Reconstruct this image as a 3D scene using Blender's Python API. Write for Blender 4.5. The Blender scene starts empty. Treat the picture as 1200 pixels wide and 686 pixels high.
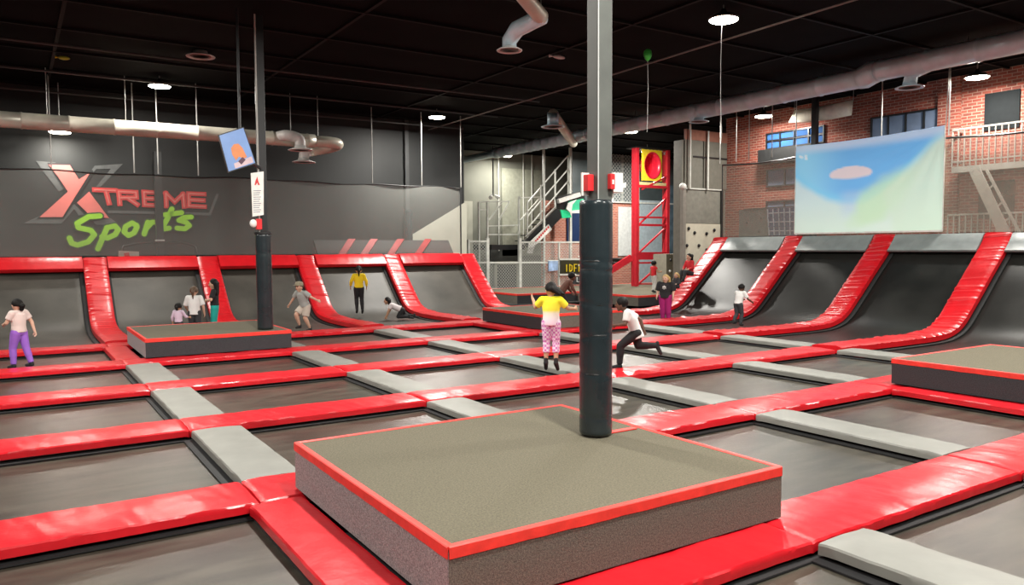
import bpy, bmesh, math, random
from mathutils import Vector, Matrix, noise
R = math.radians
rnd = random.Random(7)

# ---------------------------------------------------------------- camera
CAM = Vector((-1.7237, -3.5088, 2.1896))
YAW, PITCH, ROLL, FPX = 0.997672, -0.058361, -0.005098, 903.54
def basis():
    f = Vector((math.cos(YAW)*math.cos(PITCH), math.sin(YAW)*math.cos(PITCH), math.sin(PITCH)))
    r = Vector((math.sin(YAW), -math.cos(YAW), 0)); u = r.cross(f)
    c, s = math.cos(ROLL), math.sin(ROLL)
    return c*r + s*u, -s*r + c*u, f
CR, CU, CF = basis()
scn = bpy.context.scene
col = scn.collection
cd = bpy.data.cameras.new('camera'); cam = bpy.data.objects.new('camera', cd); col.objects.link(cam)
cd.sensor_width = 36; cd.lens = FPX/1200*36; cd.clip_end = 200
M3 = Matrix((CR, CU, -CF)).transposed()
cam.matrix_world = Matrix.Translation(CAM) @ M3.to_4x4()
scn.camera = cam

# ---------------------------------------------------------------- world, exposure
w = bpy.data.worlds.new('hall_air'); scn.world = w; w.use_nodes = True
w.node_tree.nodes['Background'].inputs[0].default_value = (0.80, 0.90, 1.0, 1)
w.node_tree.nodes['Background'].inputs[1].default_value = 0.02
vs = scn.view_settings
vs.view_transform = 'Standard'; vs.look = 'None'; vs.gamma = 1; vs.use_curve_mapping = False
vs.exposure = 0.46
LAMP_W = 520.0

def at(px, py, **k):
    """point of the place that a photograph pixel looks at, on a given real plane x=, y= or z="""
    d = CF + CR*((px-600)/FPX) + CU*((343-py)/FPX)
    a = 'xyz'.index(list(k)[0]); t = (list(k.values())[0]-CAM[a])/d[a]
    return CAM + d*t

# ---------------------------------------------------------------- materials
MATS = {}
def mat(name, c, rough=0.6, metal=0.0, var=0.12, scale=6.0, bump=0.0, bscale=40.0, emit=None, alpha=None, spec=0.5, coat=0.0, stretch=None, sheen=0.0):
    if name in MATS: return MATS[name]
    m = bpy.data.materials.new(name); m.use_nodes = True
    nt = m.node_tree; b = nt.nodes['Principled BSDF']
    tc = nt.nodes.new('ShaderNodeTexCoord'); src = tc.outputs['Object']
    if stretch:
        mp = nt.nodes.new('ShaderNodeMapping'); mp.inputs['Scale'].default_value = stretch
        nt.links.new(src, mp.inputs[0]); src = mp.outputs[0]
    n = nt.nodes.new('ShaderNodeTexNoise'); n.inputs['Scale'].default_value = scale; n.inputs['Detail'].default_value = 5
    nt.links.new(src, n.inputs['Vector'])
    r = nt.nodes.new('ShaderNodeValToRGB')
    r.color_ramp.elements[0].position = .3; r.color_ramp.elements[1].position = .7
    r.color_ramp.elements[0].color = tuple(x*(1-var) for x in c)+(1,)
    r.color_ramp.elements[1].color = tuple(min(1, x*(1+var)) for x in c)+(1,)
    nt.links.new(n.outputs['Fac'], r.inputs[0]); nt.links.new(r.outputs[0], b.inputs['Base Color'])
    b.inputs['Roughness'].default_value = rough; b.inputs['Metallic'].default_value = metal
    b.inputs['Specular IOR Level'].default_value = spec
    if coat: b.inputs['Coat Weight'].default_value = coat; b.inputs['Coat Roughness'].default_value = .25
    if bump:
        n2 = nt.nodes.new('ShaderNodeTexNoise'); n2.inputs['Scale'].default_value = bscale; n2.inputs['Detail'].default_value = 4
        nt.links.new(src, n2.inputs['Vector'])
        bp = nt.nodes.new('ShaderNodeBump'); bp.inputs['Strength'].default_value = bump; bp.inputs['Distance'].default_value = .02
        nt.links.new(n2.outputs['Fac'], bp.inputs['Height']); nt.links.new(bp.outputs[0], b.inputs['Normal'])
    if emit:
        b.inputs['Emission Color'].default_value = tuple(emit[:3])+(1,); b.inputs['Emission Strength'].default_value = emit[3]
    if alpha is not None: b.inputs['Alpha'].default_value = alpha
    MATS[name] = m; return m

def brick_mat(name, c1, c2, mortar, bw=.27, bh=.095):
    m = mat(name, c1, .85, var=.15)
    nt = m.node_tree; b = nt.nodes['Principled BSDF']
    tc = nt.nodes.new('ShaderNodeTexCoord'); sp = nt.nodes.new('ShaderNodeSeparateXYZ'); cb = nt.nodes.new('ShaderNodeCombineXYZ')
    ad = nt.nodes.new('ShaderNodeMath'); ad.operation = 'ADD'
    nt.links.new(tc.outputs['Object'], sp.inputs[0]); nt.links.new(sp.outputs[0], ad.inputs[0]); nt.links.new(sp.outputs[1], ad.inputs[1])
    nt.links.new(ad.outputs[0], cb.inputs[0]); nt.links.new(sp.outputs[2], cb.inputs[1])
    br = nt.nodes.new('ShaderNodeTexBrick'); nt.links.new(cb.outputs[0], br.inputs['Vector'])
    br.inputs['Color1'].default_value = c1+(1,); br.inputs['Color2'].default_value = c2+(1,); br.inputs['Mortar'].default_value = mortar+(1,)
    br.inputs['Scale'].default_value = 1; br.inputs['Brick Width'].default_value = bw; br.inputs['Row Height'].default_value = bh
    br.inputs['Mortar Size'].default_value = .010; br.inputs['Bias'].default_value = -.1
    nt.links.new(br.outputs['Color'], b.inputs['Base Color'])
    bp = nt.nodes.new('ShaderNodeBump'); bp.inputs['Strength'].default_value = .4; bp.invert = True
    nt.links.new(br.outputs['Fac'], bp.inputs['Height']); nt.links.new(bp.outputs[0], b.inputs['Normal'])
    return m

def net_mat(name, c, solid, cell=None):
    """see-through mesh fabric: a share of threads, the rest open; with a cell size, diamond wire"""
    m = bpy.data.materials.new(name); m.use_nodes = True; nt = m.node_tree
    b = nt.nodes['Principled BSDF']; b.inputs['Base Color'].default_value = c+(1,); b.inputs['Roughness'].default_value = .8
    out = nt.nodes['Material Output']; tr = nt.nodes.new('ShaderNodeBsdfTransparent'); mx = nt.nodes.new('ShaderNodeMixShader')
    nt.links.new(tr.outputs[0], mx.inputs[1]); nt.links.new(b.outputs[0], mx.inputs[2]); nt.links.new(mx.outputs[0], out.inputs[0])
    if cell:
        tc = nt.nodes.new('ShaderNodeTexCoord'); sp = nt.nodes.new('ShaderNodeSeparateXYZ'); nt.links.new(tc.outputs['Object'], sp.inputs[0])
        h = nt.nodes.new('ShaderNodeMath'); h.operation = 'ADD'; nt.links.new(sp.outputs[0], h.inputs[0]); nt.links.new(sp.outputs[1], h.inputs[1])
        res = []
        for op in ('ADD', 'SUBTRACT'):
            a = nt.nodes.new('ShaderNodeMath'); a.operation = op; nt.links.new(h.outputs[0], a.inputs[0]); nt.links.new(sp.outputs[2], a.inputs[1])
            pp = nt.nodes.new('ShaderNodeMath'); pp.operation = 'PINGPONG'; pp.inputs[1].default_value = cell; nt.links.new(a.outputs[0], pp.inputs[0])
            lt = nt.nodes.new('ShaderNodeMath'); lt.operation = 'LESS_THAN'; lt.inputs[1].default_value = cell*solid; nt.links.new(pp.outputs[0], lt.inputs[0])
            res.append(lt)
        mxm = nt.nodes.new('ShaderNodeMath'); mxm.operation = 'MAXIMUM'
        nt.links.new(res[0].outputs[0], mxm.inputs[0]); nt.links.new(res[1].outputs[0], mxm.inputs[1]); nt.links.new(mxm.outputs[0], mx.inputs[0])
    else:
        tc = nt.nodes.new('ShaderNodeTexCoord'); n = nt.nodes.new('ShaderNodeTexNoise'); n.inputs['Scale'].default_value = 1.3
        nt.links.new(tc.outputs['Object'], n.inputs['Vector'])
        mr = nt.nodes.new('ShaderNodeMapRange'); mr.inputs[3].default_value = solid*.85; mr.inputs[4].default_value = solid*1.15
        nt.links.new(n.outputs['Fac'], mr.inputs[0]); nt.links.new(mr.outputs[0], mx.inputs[0])
    MATS[name] = m; return m

RED = mat('red_vinyl', (.60, .009, .017), .30, var=.10, scale=2.5, bump=.32, bscale=5, spec=.55)
REDS = mat('red_ramp_vinyl', (.54, .006, .012), .33, var=.10, scale=3, bump=.25, bscale=6)
REDT = mat('red_edge_trim', (.74, .040, .028), .5, var=.12, scale=9, bump=.2, bscale=14)
GREYP = mat('grey_vinyl', (.205, .205, .185), .48, var=.12, scale=2, bump=.15, bscale=5)
GREYT = mat('grey_green_vinyl', (.20, .225, .225), .42, var=.15, scale=3, bump=.2, bscale=6)
MATM = mat('jump_mat_fabric', (.052, .046, .035), .31, var=.50, scale=1.6, bump=.12, bscale=60, spec=.75, stretch=(.8,3.5,1))
RAMPM = mat('ramp_mat_fabric', (.055, .051, .043), .50, var=.3, scale=1.1, bump=.10, bscale=90, spec=.35)
RAMPR = mat('shaded_ramp_mat_fabric', (.014, .0142, .013), .38, var=.4, scale=1.1, bump=.08, bscale=90, spec=.16)  # same fabric as the back ramp, with shade put into its colour
STRAP = mat('black_webbing', (.010, .010, .011), .7)
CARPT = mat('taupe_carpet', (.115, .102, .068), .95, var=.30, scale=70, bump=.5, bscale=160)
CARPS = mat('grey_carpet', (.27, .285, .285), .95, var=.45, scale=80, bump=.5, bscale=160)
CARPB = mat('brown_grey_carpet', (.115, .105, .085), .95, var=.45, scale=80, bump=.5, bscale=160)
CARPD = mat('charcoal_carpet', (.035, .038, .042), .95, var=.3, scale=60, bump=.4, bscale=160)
BLACK = mat('black_paint', (.012, .0125, .013), .55, var=.3)
CEIL = mat('black_ceiling_board', (.0025, .0027, .0030), .9, var=.4, scale=1.2, spec=.08)
BEAM = mat('black_steel_beam', (.0012, .0012, .0013), .7, spec=.2)
WALLB = mat('black_wall_paint', (.0095, .011, .011), .6, var=.25, scale=.8)
CREAM = mat('cream_wall_paint', (.42, .42, .35), .8, var=.06, scale=1.5)
GREYW = mat('grey_green_wall_paint', (.20, .205, .17), .8, var=.10, scale=1)
TAUPE = mat('taupe_panel', (.155, .15, .125), .7, var=.1)
BRICK = brick_mat('red_brick', (.30, .062, .038), (.15, .036, .025), (.34, .23, .18))
BRICKL = brick_mat('pale_red_brick', (.50, .16, .10), (.34, .09, .06), (.55, .42, .34), .25, .09)
GALV = mat('galvanised_duct', (.62, .78, .86), .30, .15, var=.12, scale=2.5, bump=.06, bscale=8)
GALVW = mat('warm_galvanised_duct', (.58, .55, .46), .36, .25, var=.14, scale=2.5, bump=.08, bscale=8)
DIFF = mat('white_diffuser', (.62, .60, .58), .45)
DIFFI = mat('diffuser_throat', (.30, .17, .15), .5)
STEEL = mat('grey_painted_steel', (.085, .092, .084), .5, var=.12, scale=4)
STEELD = mat('dark_painted_steel', (.013, .014, .015), .35, spec=.7)
WRAP = mat('black_teal_vinyl', (.016, .024, .028), .24, var=.2, scale=3, bump=.18, bscale=7, spec=.7)
WHITEM = mat('white_painted_metal', (.62, .63, .58), .45)
LGREY = mat('pale_grey_railing', (.25, .235, .205), .5)
ROD = mat('bright_hanger_rod', (.45, .45, .43), .4, .6)
REDM = mat('red_painted_steel', (.48, .018, .03), .4)
WHITE = mat('white_plastic', (.78, .78, .74), .4)
REDP = mat('red_plastic', (.68, .03, .035), .35)
NETG = net_mat('grey_net_mesh', (.30, .31, .285), .35)
NETR = net_mat('pale_net_mesh', (.50, .45, .37), .40)
CHAIN = net_mat('chain_link_wire', (.40, .41, .38), .22, .075)
LATT = net_mat('white_lattice_wire', (.50, .52, .50), .30, .11)
GLOW = mat('lamp_glow', (1, .95, .85), .5, emit=(1, .90, .70, 40))
PANEB = mat('blue_window_print', (.035, .11, .30), .7, var=.25, scale=1.5, spec=.15)
PANEG = mat('grey_blue_window_print', (.14, .18, .26), .7, var=.2, scale=1.5, spec=.15)
DARKW = mat('dark_window_print', (.010, .012, .013), .8, spec=.15)
GREEN = mat('lime_green_print', (.30, .62, .02), .6, var=.05)
GREENO = mat('dark_green_print', (.03, .07, .012), .6)
LOGR = mat('logo_red_print', (.60, .035, .035), .55, var=.06)
LOGRL = mat('logo_pale_red_print', (.66, .16, .14), .55, var=.06)
LOGG = mat('logo_silver_print', (.08, .084, .084), .5, var=.15)
LOGD = mat('logo_shadow_print', (.008, .008, .009), .5)
HOLDM = mat('black_climbing_hold', (.012, .012, .014), .5)
YEL = mat('yellow_paint', (.85, .62, .03), .5)
WOODW = mat('white_climbing_board', (.60, .57, .46), .7, var=.05)

# ---------------------------------------------------------------- mesh builder
class MB:
    def __init__(s): s.v = []; s.f = []; s.mi = []
    def add(s, vs, fs, k=0):
        o = len(s.v); s.v += [tuple(v) for v in vs]
        for f in fs: s.f.append(tuple(o+i for i in f)); s.mi.append(k)
        return s
    def box(s, a, b, k=0):
        x0, y0, z0 = [min(a[i], b[i]) for i in range(3)]; x1, y1, z1 = [max(a[i], b[i]) for i in range(3)]
        return s.add([(x0,y0,z0),(x1,y0,z0),(x1,y1,z0),(x0,y1,z0),(x0,y0,z1),(x1,y0,z1),(x1,y1,z1),(x0,y1,z1)],
              [(3,2,1,0),(4,5,6,7),(0,1,5,4),(1,2,6,5),(2,3,7,6),(3,0,4,7)], k)
    def hexa(s, lo, hi, k=0):
        n = len(lo); return s.add(list(lo)+list(hi), [tuple(range(n-1,-1,-1)), tuple(range(n,2*n))]+[(i,(i+1)%n,n+(i+1)%n,n+i) for i in range(n)], k)
    def prism(s, pts, d, k=0):
        d = Vector(d); return s.hexa([Vector(p) for p in pts], [Vector(p)+d for p in pts], k)
    def bar(s, a, b, t, t2=None, k=0, up=(0,0,1)):
        a = Vector(a); b = Vector(b); d = (b-a).normalized(); u = Vector(up)
        if abs(d.dot(u)) > .95: u = Vector((1,0,0))
        x = d.cross(u).normalized()*(t/2); y = x.cross(d).normalized()*((t2 or t)/2)
        return s.hexa([a-x-y, a+x-y, a+x+y, a-x+y], [b-x-y, b+x-y, b+x+y, b-x+y], k)
    def tube(s, pts, r, n=10, k=0, cap=True):
        pts = [Vector(p) for p in pts]; rs = r if isinstance(r, (list, tuple)) else [r]*len(pts)
        rings = []; px = None
        for i, p in enumerate(pts):
            d = (pts[min(i+1,len(pts)-1)]-pts[max(i-1,0)]).normalized()
            if px is None:
                px = d.orthogonal().normalized()
            px = (px-d*px.dot(d)).normalized(); py = d.cross(px)
            rings.append([p+(px*math.cos(2*math.pi*j/n)+py*math.sin(2*math.pi*j/n))*rs[i] for j in range(n)])
        return s.rings(rings, k, cap)
    def rings(s, rings, k=0, cap=True):
        n = len(rings[0]); vs = [v for r in rings for v in r]; fs = []
        for i in range(len(rings)-1):
            for j in range(n):
                fs.append((i*n+j, i*n+(j+1)%n, (i+1)*n+(j+1)%n, (i+1)*n+j))
        if cap: fs += [tuple(range(n-1,-1,-1)), tuple((len(rings)-1)*n+j for j in range(n))]
        return s.add(vs, fs, k)
    def lathe(s, c, prof, n=24, k=0, cap=True):
        c = Vector(c); return s.rings([[c+Vector((r*math.cos(2*math.pi*j/n), r*math.sin(2*math.pi*j/n), z)) for j in range(n)] for r, z in prof], k, cap)
    def ball(s, c, r, n=12, m=8, k=0):
        r = r if isinstance(r, (tuple, list)) else (r,r,r); c = Vector(c)
        return s.rings([[c+Vector((r[0]*math.sin(t)*math.cos(2*math.pi*j/n), r[1]*math.sin(t)*math.sin(2*math.pi*j/n), -r[2]*math.cos(t))) for j in range(n)]
            for t in [max(.02, math.pi*i/m) if i < m else math.pi-.02 for i in range(m+1)]], k)
    def build(s, name, m, parent=None, origin=None, smooth=False, bevel=0, sharp=0):
        if origin is None and parent is None:
            xs, ys, zs = zip(*s.v); origin = ((min(xs)+max(xs))/2, (min(ys)+max(ys))/2, min(zs))
        if parent is not None: origin = WL[parent.name]
        o3 = Vector(origin)
        me = bpy.data.meshes.new(name); me.from_pydata([tuple(Vector(v)-o3) for v in s.v], [], s.f); me.update()
        for mm in (m if isinstance(m, (list, tuple)) else [m]): me.materials.append(mm)
        if any(s.mi): me.polygons.foreach_set('material_index', s.mi)
        if smooth: me.polygons.foreach_set('use_smooth', [True]*len(me.polygons))
        bm = bmesh.new(); bm.from_mesh(me); bmesh.ops.recalc_face_normals(bm, faces=bm.faces)
        bm.to_mesh(me); bm.free()
        if sharp: me.set_sharp_from_angle(angle=R(sharp))
        o = bpy.data.objects.new(name, me); col.objects.link(o)
        if parent is None: o.location = o3; WL[o.name] = tuple(o3)
        else: o.parent = parent; WL[o.name] = WL[parent.name]
        if bevel:
            bv = o.modifiers.new('bevel', 'BEVEL'); bv.width = bevel; bv.segments = 2; bv.limit_method = 'ANGLE'
        return o
WL = {}
def tag(o, label, cat, group=None, kind=None):
    if label: o['label'] = label
    if cat: o['category'] = cat
    if group: o['group'] = group
    if kind: o['kind'] = kind
    return o
def thing(name, loc, label, cat, group=None):
    o = bpy.data.objects.new(name, None); col.objects.link(o); o.location = loc; o.empty_display_size = .1
    WL[o.name] = tuple(loc); return tag(o, label, cat, group)
def struct(o, label=None):
    o['kind'] = 'structure'
    if label: o['label'] = label
    return o
def dup(o, loc, label=None):
    c = o.copy(); col.objects.link(c); c.location = loc; WL[c.name] = tuple(loc)
    if label: c['label'] = label
    for ch in list(o.children):
        d = ch.copy(); col.objects.link(d); d.parent = c; WL[d.name] = tuple(loc)
        for g in list(ch.children):
            e = g.copy(); col.objects.link(e); e.parent = d; WL[e.name] = tuple(loc)
    return c
def part(name, m, parent, fn, **k):
    b = MB(); fn(b); return b.build(name, m, parent, **k)
def bez(pts, n=8):
    """Catmull-Rom through points"""
    P = [Vector(p) for p in pts]; P = [2*P[0]-P[1]]+P+[2*P[-1]-P[-2]]; out = []
    for i in range(1, len(P)-2):
        for j in range(n):
            t = j/n; a, b, c, d = P[i-1:i+3]
            out.append(.5*((2*b)+(c-a)*t+(2*a-5*b+4*c-d)*t*t+(3*b-a-3*c+d)*t**3))
    out.append(P[-2]); return out

S = 3.2                       # one cell of the trampoline grid
RW, GW = .72, .58             # widths of red and grey pads
ZB = -.14                     # height of the jumping mats
CZ = 7.3                      # ceiling
YW, XW = 25.0, 22.5           # back wall, brick wall

# ---------------------------------------------------------------- the setting
struct(MB().box((-10,-9,-.45),(42,36,-.35)).build('floor', mat('black_subfloor', (.02,.02,.02), .8)))
ceil = struct(MB().box((-10,-9,CZ),(42,36,CZ+.1)).build('ceiling', CEIL))
for i in range(16): part('purlin', BEAM, ceil, lambda b: b.box((-10,-2+i*2.4,CZ-.06),(42,-1.93+i*2.4,CZ)))
for i in range(8): part('girder', BEAM, ceil, lambda b: b.box((-6.2+i*5.5,-9,CZ-.05),(-6.12+i*5.5,36,CZ)))
wb = struct(MB().box((-10,YW,-.4),(14.3,YW+.2,CZ)).build('wall_back', WALLB))
struct(MB().box((14.1,YW+.2,-.4),(14.3,32,CZ)).build('wall_back_return', WALLB))
struct(MB().box((-10.2,-9,-.4),(-10,36,CZ)).build('wall_left', WALLB))
struct(MB().box((-10,-9.2,-.4),(42,-9,CZ)).build('wall_front', WALLB))
wr = struct(MB().box((XW,-9,-.4),(XW+.3,18.1,CZ)).build('wall_right', BRICK))
wf = struct(MB().box((14.3,32,-.4),(42,32.2,CZ)).build('wall_far', GREYW))
wbk = struct(MB().box((21.2,29,-.4),(36,29.2,4.6)).build('wall_far_brick', BRICKL))
struct(MB().box((42,18,-.4),(42.2,36,CZ)).build('wall_far_right', GREYW))
# cream painted wedge on the back wall, right of the black paint
q = [at(x, y, y=YW-.02) for x, y in ((480,277),(547,236),(547,330),(480,330))]
part('painted_wedge', CREAM, wb, lambda b: b.prism(q, (0,.015,0)))

# ---- painted logo on the back wall
LY = YW-.02
def lw(x, y, d=0): return at(x/4.615, 180+y/4.615, y=LY-d)
def lpoly(name, pts, m, d): part(name, m, wb, lambda b: b.prism([lw(x,y,d) for x, y in pts], (0,.012,0)))
def stroke(b, pts, wd, d, rnd_=True):
    pts = [lw(x,y,d) for x, y in pts]; k = 0
    for a, c in zip(pts, pts[1:]):
        dr = (c-a); dr = Vector((dr.x,0,dr.z)).normalized(); nn = Vector((-dr.z,0,dr.x))*wd/2; k += 1
        e = dr*(0 if rnd_ else wd/2); o = Vector((0,-.0004*k,0))
        b.prism([a-e+nn+o, c+e+nn+o, c+e-nn+o, a-e-nn+o], (0,.012,0))
    if rnd_:
        for p in pts:
            k += 1; b.prism([p+Vector((math.cos(t*.5236)*wd/2,-.0004*k,math.sin(t*.5236)*wd/2)) for t in range(12)], (0,.012,0))
lpoly('logo_bevel', [(195,40),(300,48),(345,190),(318,205),(232,95)], LOGG, 0)
lpoly('logo_bevel', [(125,378),(215,338),(335,345),(400,272),(455,330),(425,335),(402,300),(332,380)], LOGG, 0)
lpoly('logo_bevel', [(505,368),(598,348),(645,385),(520,385)], LOGG, 0)
lpoly('logo_bevel', [(488,100),(512,66),(665,56),(545,180),(520,180),(600,82),(520,84),(505,104)], LOGG, 0)
lpoly('logo_shadow', [(255,50),(385,54),(428,128),(500,88),(505,105),(345,352),(200,352),(352,207)], LOGD, .015)
lpoly('logo_letter', [(262,60),(378,62),(426,140),(488,102),(338,344),(214,344),(368,206),(312,122)], LOGRL, .03)
lpoly('logo_letter', [(482,206),(590,350),(490,338),(416,266)], LOGRL, .03)
for wd, m, d in ((.15, LOGR, .03), (.045, LOGRL, .045)):
    for L in ([[(512,196),(622,200)],[(572,200),(590,268)]],
              [[(648,272),(642,205),(735,210),(738,238),(655,240)],[(690,240),(742,276)]],
              [[(866,214),(778,208),(782,278),(868,282)],[(782,243),(862,246)]],
              [[(900,284),(897,216),(945,262),(990,220),(996,287)]],
              [[(1104,220),(1020,217),(1022,284),(1106,288)],[(1022,250),(1100,254)]]):
        b = MB()
        for s_ in L: stroke(b, s_, wd, d, False)
        b.build('logo_letter', m, wb)
b = MB(); stroke(b, [(590,315),(1135,328),(1175,225)], .09, .0, False); b.build('logo_frame_line', LOGG, wb)
SPORTS = [[[(540,338),(480,342),(418,378),(425,402),(492,416),(510,440),(478,478),(420,496),(388,486),(376,458)]],
    [[(580,400),(530,516)],[(578,402),(622,392),(640,412),(622,440),(580,458),(552,450)]],
    [[(740,392),(715,376),(680,395),(672,425),(695,444),(725,430),(740,400),(738,388)]],
    [[(800,372),(780,436)],[(795,402),(822,372),(850,372)]],
    [[(930,300),(908,348),(886,386),(888,408),(914,404)],[(892,332),(982,320)]],
    [[(1034,344),(995,346),(968,362),(1010,374),(1024,390),(1000,408),(958,404)]]]
for wd, m, d in ((.25, GREENO, .04), (.165, GREEN, .07)):
    for L in SPORTS:
        b = MB()
        for s_ in L: stroke(b, s_, wd, d)
        b.build('logo_letter', m, wb)

# ---------------------------------------------------------------- lamps
def lamp(x, y, z, label, e=1.0):
    t = thing('high_bay_lamp', (x,y,z), label, 'lamp')
    part('housing', STEELD, t, lambda b: b.lathe((x,y,z), [(.30,.025),(.32,.05),(.22,.12),(.08,.16),(.05,.25)]))
    part('lens', GLOW, t, lambda b: b.lathe((x,y,z), [(.28,0),(.30,.02),(.28,.03)]))
    part('stem', ROD, t, lambda b: b.tube([(x,y,z+.2),(x,y,CZ-.02)], .015, 8))
    ld = bpy.data.lights.new('lamp_light', 'AREA'); ld.shape = 'DISK'; ld.size = .45; ld.energy = LAMP_W*e; ld.color = (1, .965, .90)
    lo = bpy.data.objects.new('lamp_light', ld); col.objects.link(lo); lo.location = (0,0,-.02); lo.parent = t
    return t
for x, y, z, s_, e in ((2.06,21.4,6.95,'ceiling lamp above the big red and green wall logo',.3), (11.5,22.0,6.95,'ceiling lamp beside the long ceiling cable, near the end of the dark net',1),
    (11.06,8.0,6.95,'ceiling lamp with a long cord dangling from it',1), (21.1,7.8,6.85,'ceiling lamp over the fire escape balcony',.55),
    (21.2,15.2,6.85,'ceiling lamp by the white hanging tarp',.35),
    (2.0,8.0,6.95,'ceiling lamp over the trampolines before the dark net',1), (2,-1.0,6.95,'ceiling lamp over the platform with the padded column',1), (11,0.5,6.95,'ceiling lamp over the far corner platform',1),
    (-6,8,6.95,'ceiling lamp over the row ends of the trampolines',1.2),(-6,17,6.95,'ceiling lamp over the row ends by the net',.8),(17.5,0.5,6.5,'ceiling lamp over the sloped mats',.8), (-4,-5,6.95,'ceiling lamp over the entrance side',1.0), (6.5,-6,6.95,'ceiling lamp over the front row of trampolines',.8),
    (19.8,20.8,6.9,'added ceiling lamp over the red edged far deck',1), (25.0,25.4,6.9,'added ceiling lamp over the red tower',1), (19.9,30.5,6.9,'added ceiling lamp over the white chain link fence',.35)):  # lamps added to brighten the far area, not known fixtures
    lamp(x, y, z, s_, e)
q = at(70,156,y=24.0)
lamp(q.x, q.y, q.z, 'lamp hanging just under the long back duct', .2)

# ---------------------------------------------------------------- trampoline grid
PLAT = {(0,0),(0,4),(3,0),(3,4)}
def pad_section(w_, h, n=7, r=.035):
    pts = [(0,-h),(0,-h*.6),(.001,-.016),(.012,-.001),(.04,.001)]
    pts += [(r+(w_-2*r)*i/n, .010*math.sin(math.pi*i/n)) for i in range(1,n)]
    return pts+[(w_-.04,.001),(w_-.012,-.001),(w_-.001,-.016),(w_,-h*.6),(w_,-h)]
def pad_mesh(L, w_, h, seed, amp=.008, N=120, axis='x'):
    b = MB(); sec = pad_section(w_, h); rings = []
    for i in range(N+1):
        t = L*i/N; ring = []
        for u, z in sec:
            k = amp*(noise.noise((t*2.6+seed*9.1, u*4, seed))+.5*noise.noise((t*9+u*5, u*3-t*2, seed*3.3))+.75*max(0,noise.noise((t*15+u*4, u*2.2, seed*5.7)))**1.5)
            e = min(1, min(i, N-i)/1.5)
            zz = z+(k if z > -h*.9 else 0)-(1-e)*.012
            uu = u+(k*.8 if z < -.01 else 0)
            ring.append((t, uu, zz) if axis == 'x' else (uu, t, zz))
        rings.append(ring)
    return b.rings(rings)
HP = .085
red_src = [pad_mesh(S-.012, RW, HP, k+1, .010) for k in range(4)]
grey_src = [pad_mesh(S-RW-.06, GW, HP, k+11, .006, 30, 'y') for k in range(3)]
ORD = ['zeroth','first','second','third','fourth','fifth','sixth','seventh','eighth']
def copies(srcs, name, m, label, cat, group):
    prot = [None]*len(srcs)
    def put(loc, k, lab=None):
        k %= len(srcs)
        if prot[k] is None:
            o = srcs[k].build(name, m, None, origin=(0,0,0), smooth=True, sharp=32); o.location = loc; tag(o, label, cat, group); prot[k] = o
        else:
            o = prot[k].copy(); col.objects.link(o); o.location = loc
        if lab: o['label'] = lab
        return o
    return put
put_red = copies(red_src, 'red_pad', RED, 'long glossy red vinyl pad laid between two rows of trampolines', 'pad', 'red pads between trampoline rows')
put_grey = copies(grey_src, 'grey_pad', GREYP, 'short grey vinyl pad laid between two neighbouring trampolines', 'pad', 'grey pads between trampolines')
for j in range(0, 6):
    for i in range(-2, 4):
        put_red((i*S+.006+rnd.uniform(-.01,.01), j*S+rnd.uniform(-.012,.012), 0), i*3+j, f'long red vinyl pad, {ORD[6-j]} pad row from the logo wall, {ORD[4-i]} from the brick wall')
for j in range(-1, 5):
    for i in range(-1, 5):
        if (i,j) in PLAT or (i-1,j) in PLAT and False: continue
        if (i,j) in ((0,0),(0,4),(3,0),(3,4)): continue
        put_grey((i*S+rnd.uniform(-.02,.02), j*S+RW+.03, -.004), i+j, f'short grey vinyl pad, {ORD[5-j]} row from the logo wall, {ORD[5-i]} from the brick wall')
redv = [pad_mesh(S-RW-.06, .46, HP, 21+k, .006, 30, 'y') for k in range(2)]
put_redv = copies(redv, 'red_side_pad', RED, 'red vinyl pad lying along the foot of a carpeted platform', 'pad', 'red pads at platform feet')
for i, j in sorted(PLAT): put_redv((i*S-.10, j*S+RW+.03, .001), i+j, 'red vinyl pad along the foot of the '+{(0,0):'broad platform with the thick column',(0,4):'low platform with the slim column',(3,0):'platform with black sides',(3,4):'platform with charcoal sides'}[(i,j)])

def bed(i, j, proto=[None]):
    loc = (i*S, j*S, ZB)
    if proto[0] is None:
        t = thing('trampoline', loc, 'flat rectangular trampoline with dark grey-brown jumping mat set level in the pads', 'trampoline', 'flat trampolines of the main court')
        x, y, z = loc
        def g(b):
            n = 12; vs = []; fs = []
            for a in range(n+1):
                for c in range(n+1):
                    u, v = a/n, c/n; vs.append((x+.30+(S-.21)*u, y+.35+(S-.0)*v, z-.02*math.sin(math.pi*u)*math.sin(math.pi*v)))
            for a in range(n):
                for c in range(n): fs.append((a*(n+1)+c,(a+1)*(n+1)+c,(a+1)*(n+1)+c+1,a*(n+1)+c+1))
            b.add(vs, fs)
        part('jump_mat', MATM, t, g, smooth=True)
        def fr(b):
            x0, x1, y0, y1 = x+.42, x+S+.09, y+RW-.1, y+S+.12
            wd = .17
            b.box((x0,y0,z+.004),(x1,y0+wd,z+.018)); b.box((x0,y1-wd,z+.004),(x1,y1,z+.018))
            b.box((x0,y0+wd,z+.004),(x0+wd+.06,y1-wd,z+.018)); b.box((x1-wd,y0+wd,z+.004),(x1,y1-wd,z+.018))
        part('edge_webbing', STRAP, t, fr)
        proto[0] = t; return t
    return dup(proto[0], loc)
for j in range(-1, 5):
    for i in range(-2, 5):
        if (i,j) in PLAT or i == 4: continue
        bed(i, j)['label'] = f'flat dark trampoline, {ORD[5-j]} row from the logo wall, {ORD[4-i]} from the brick wall side'

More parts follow.
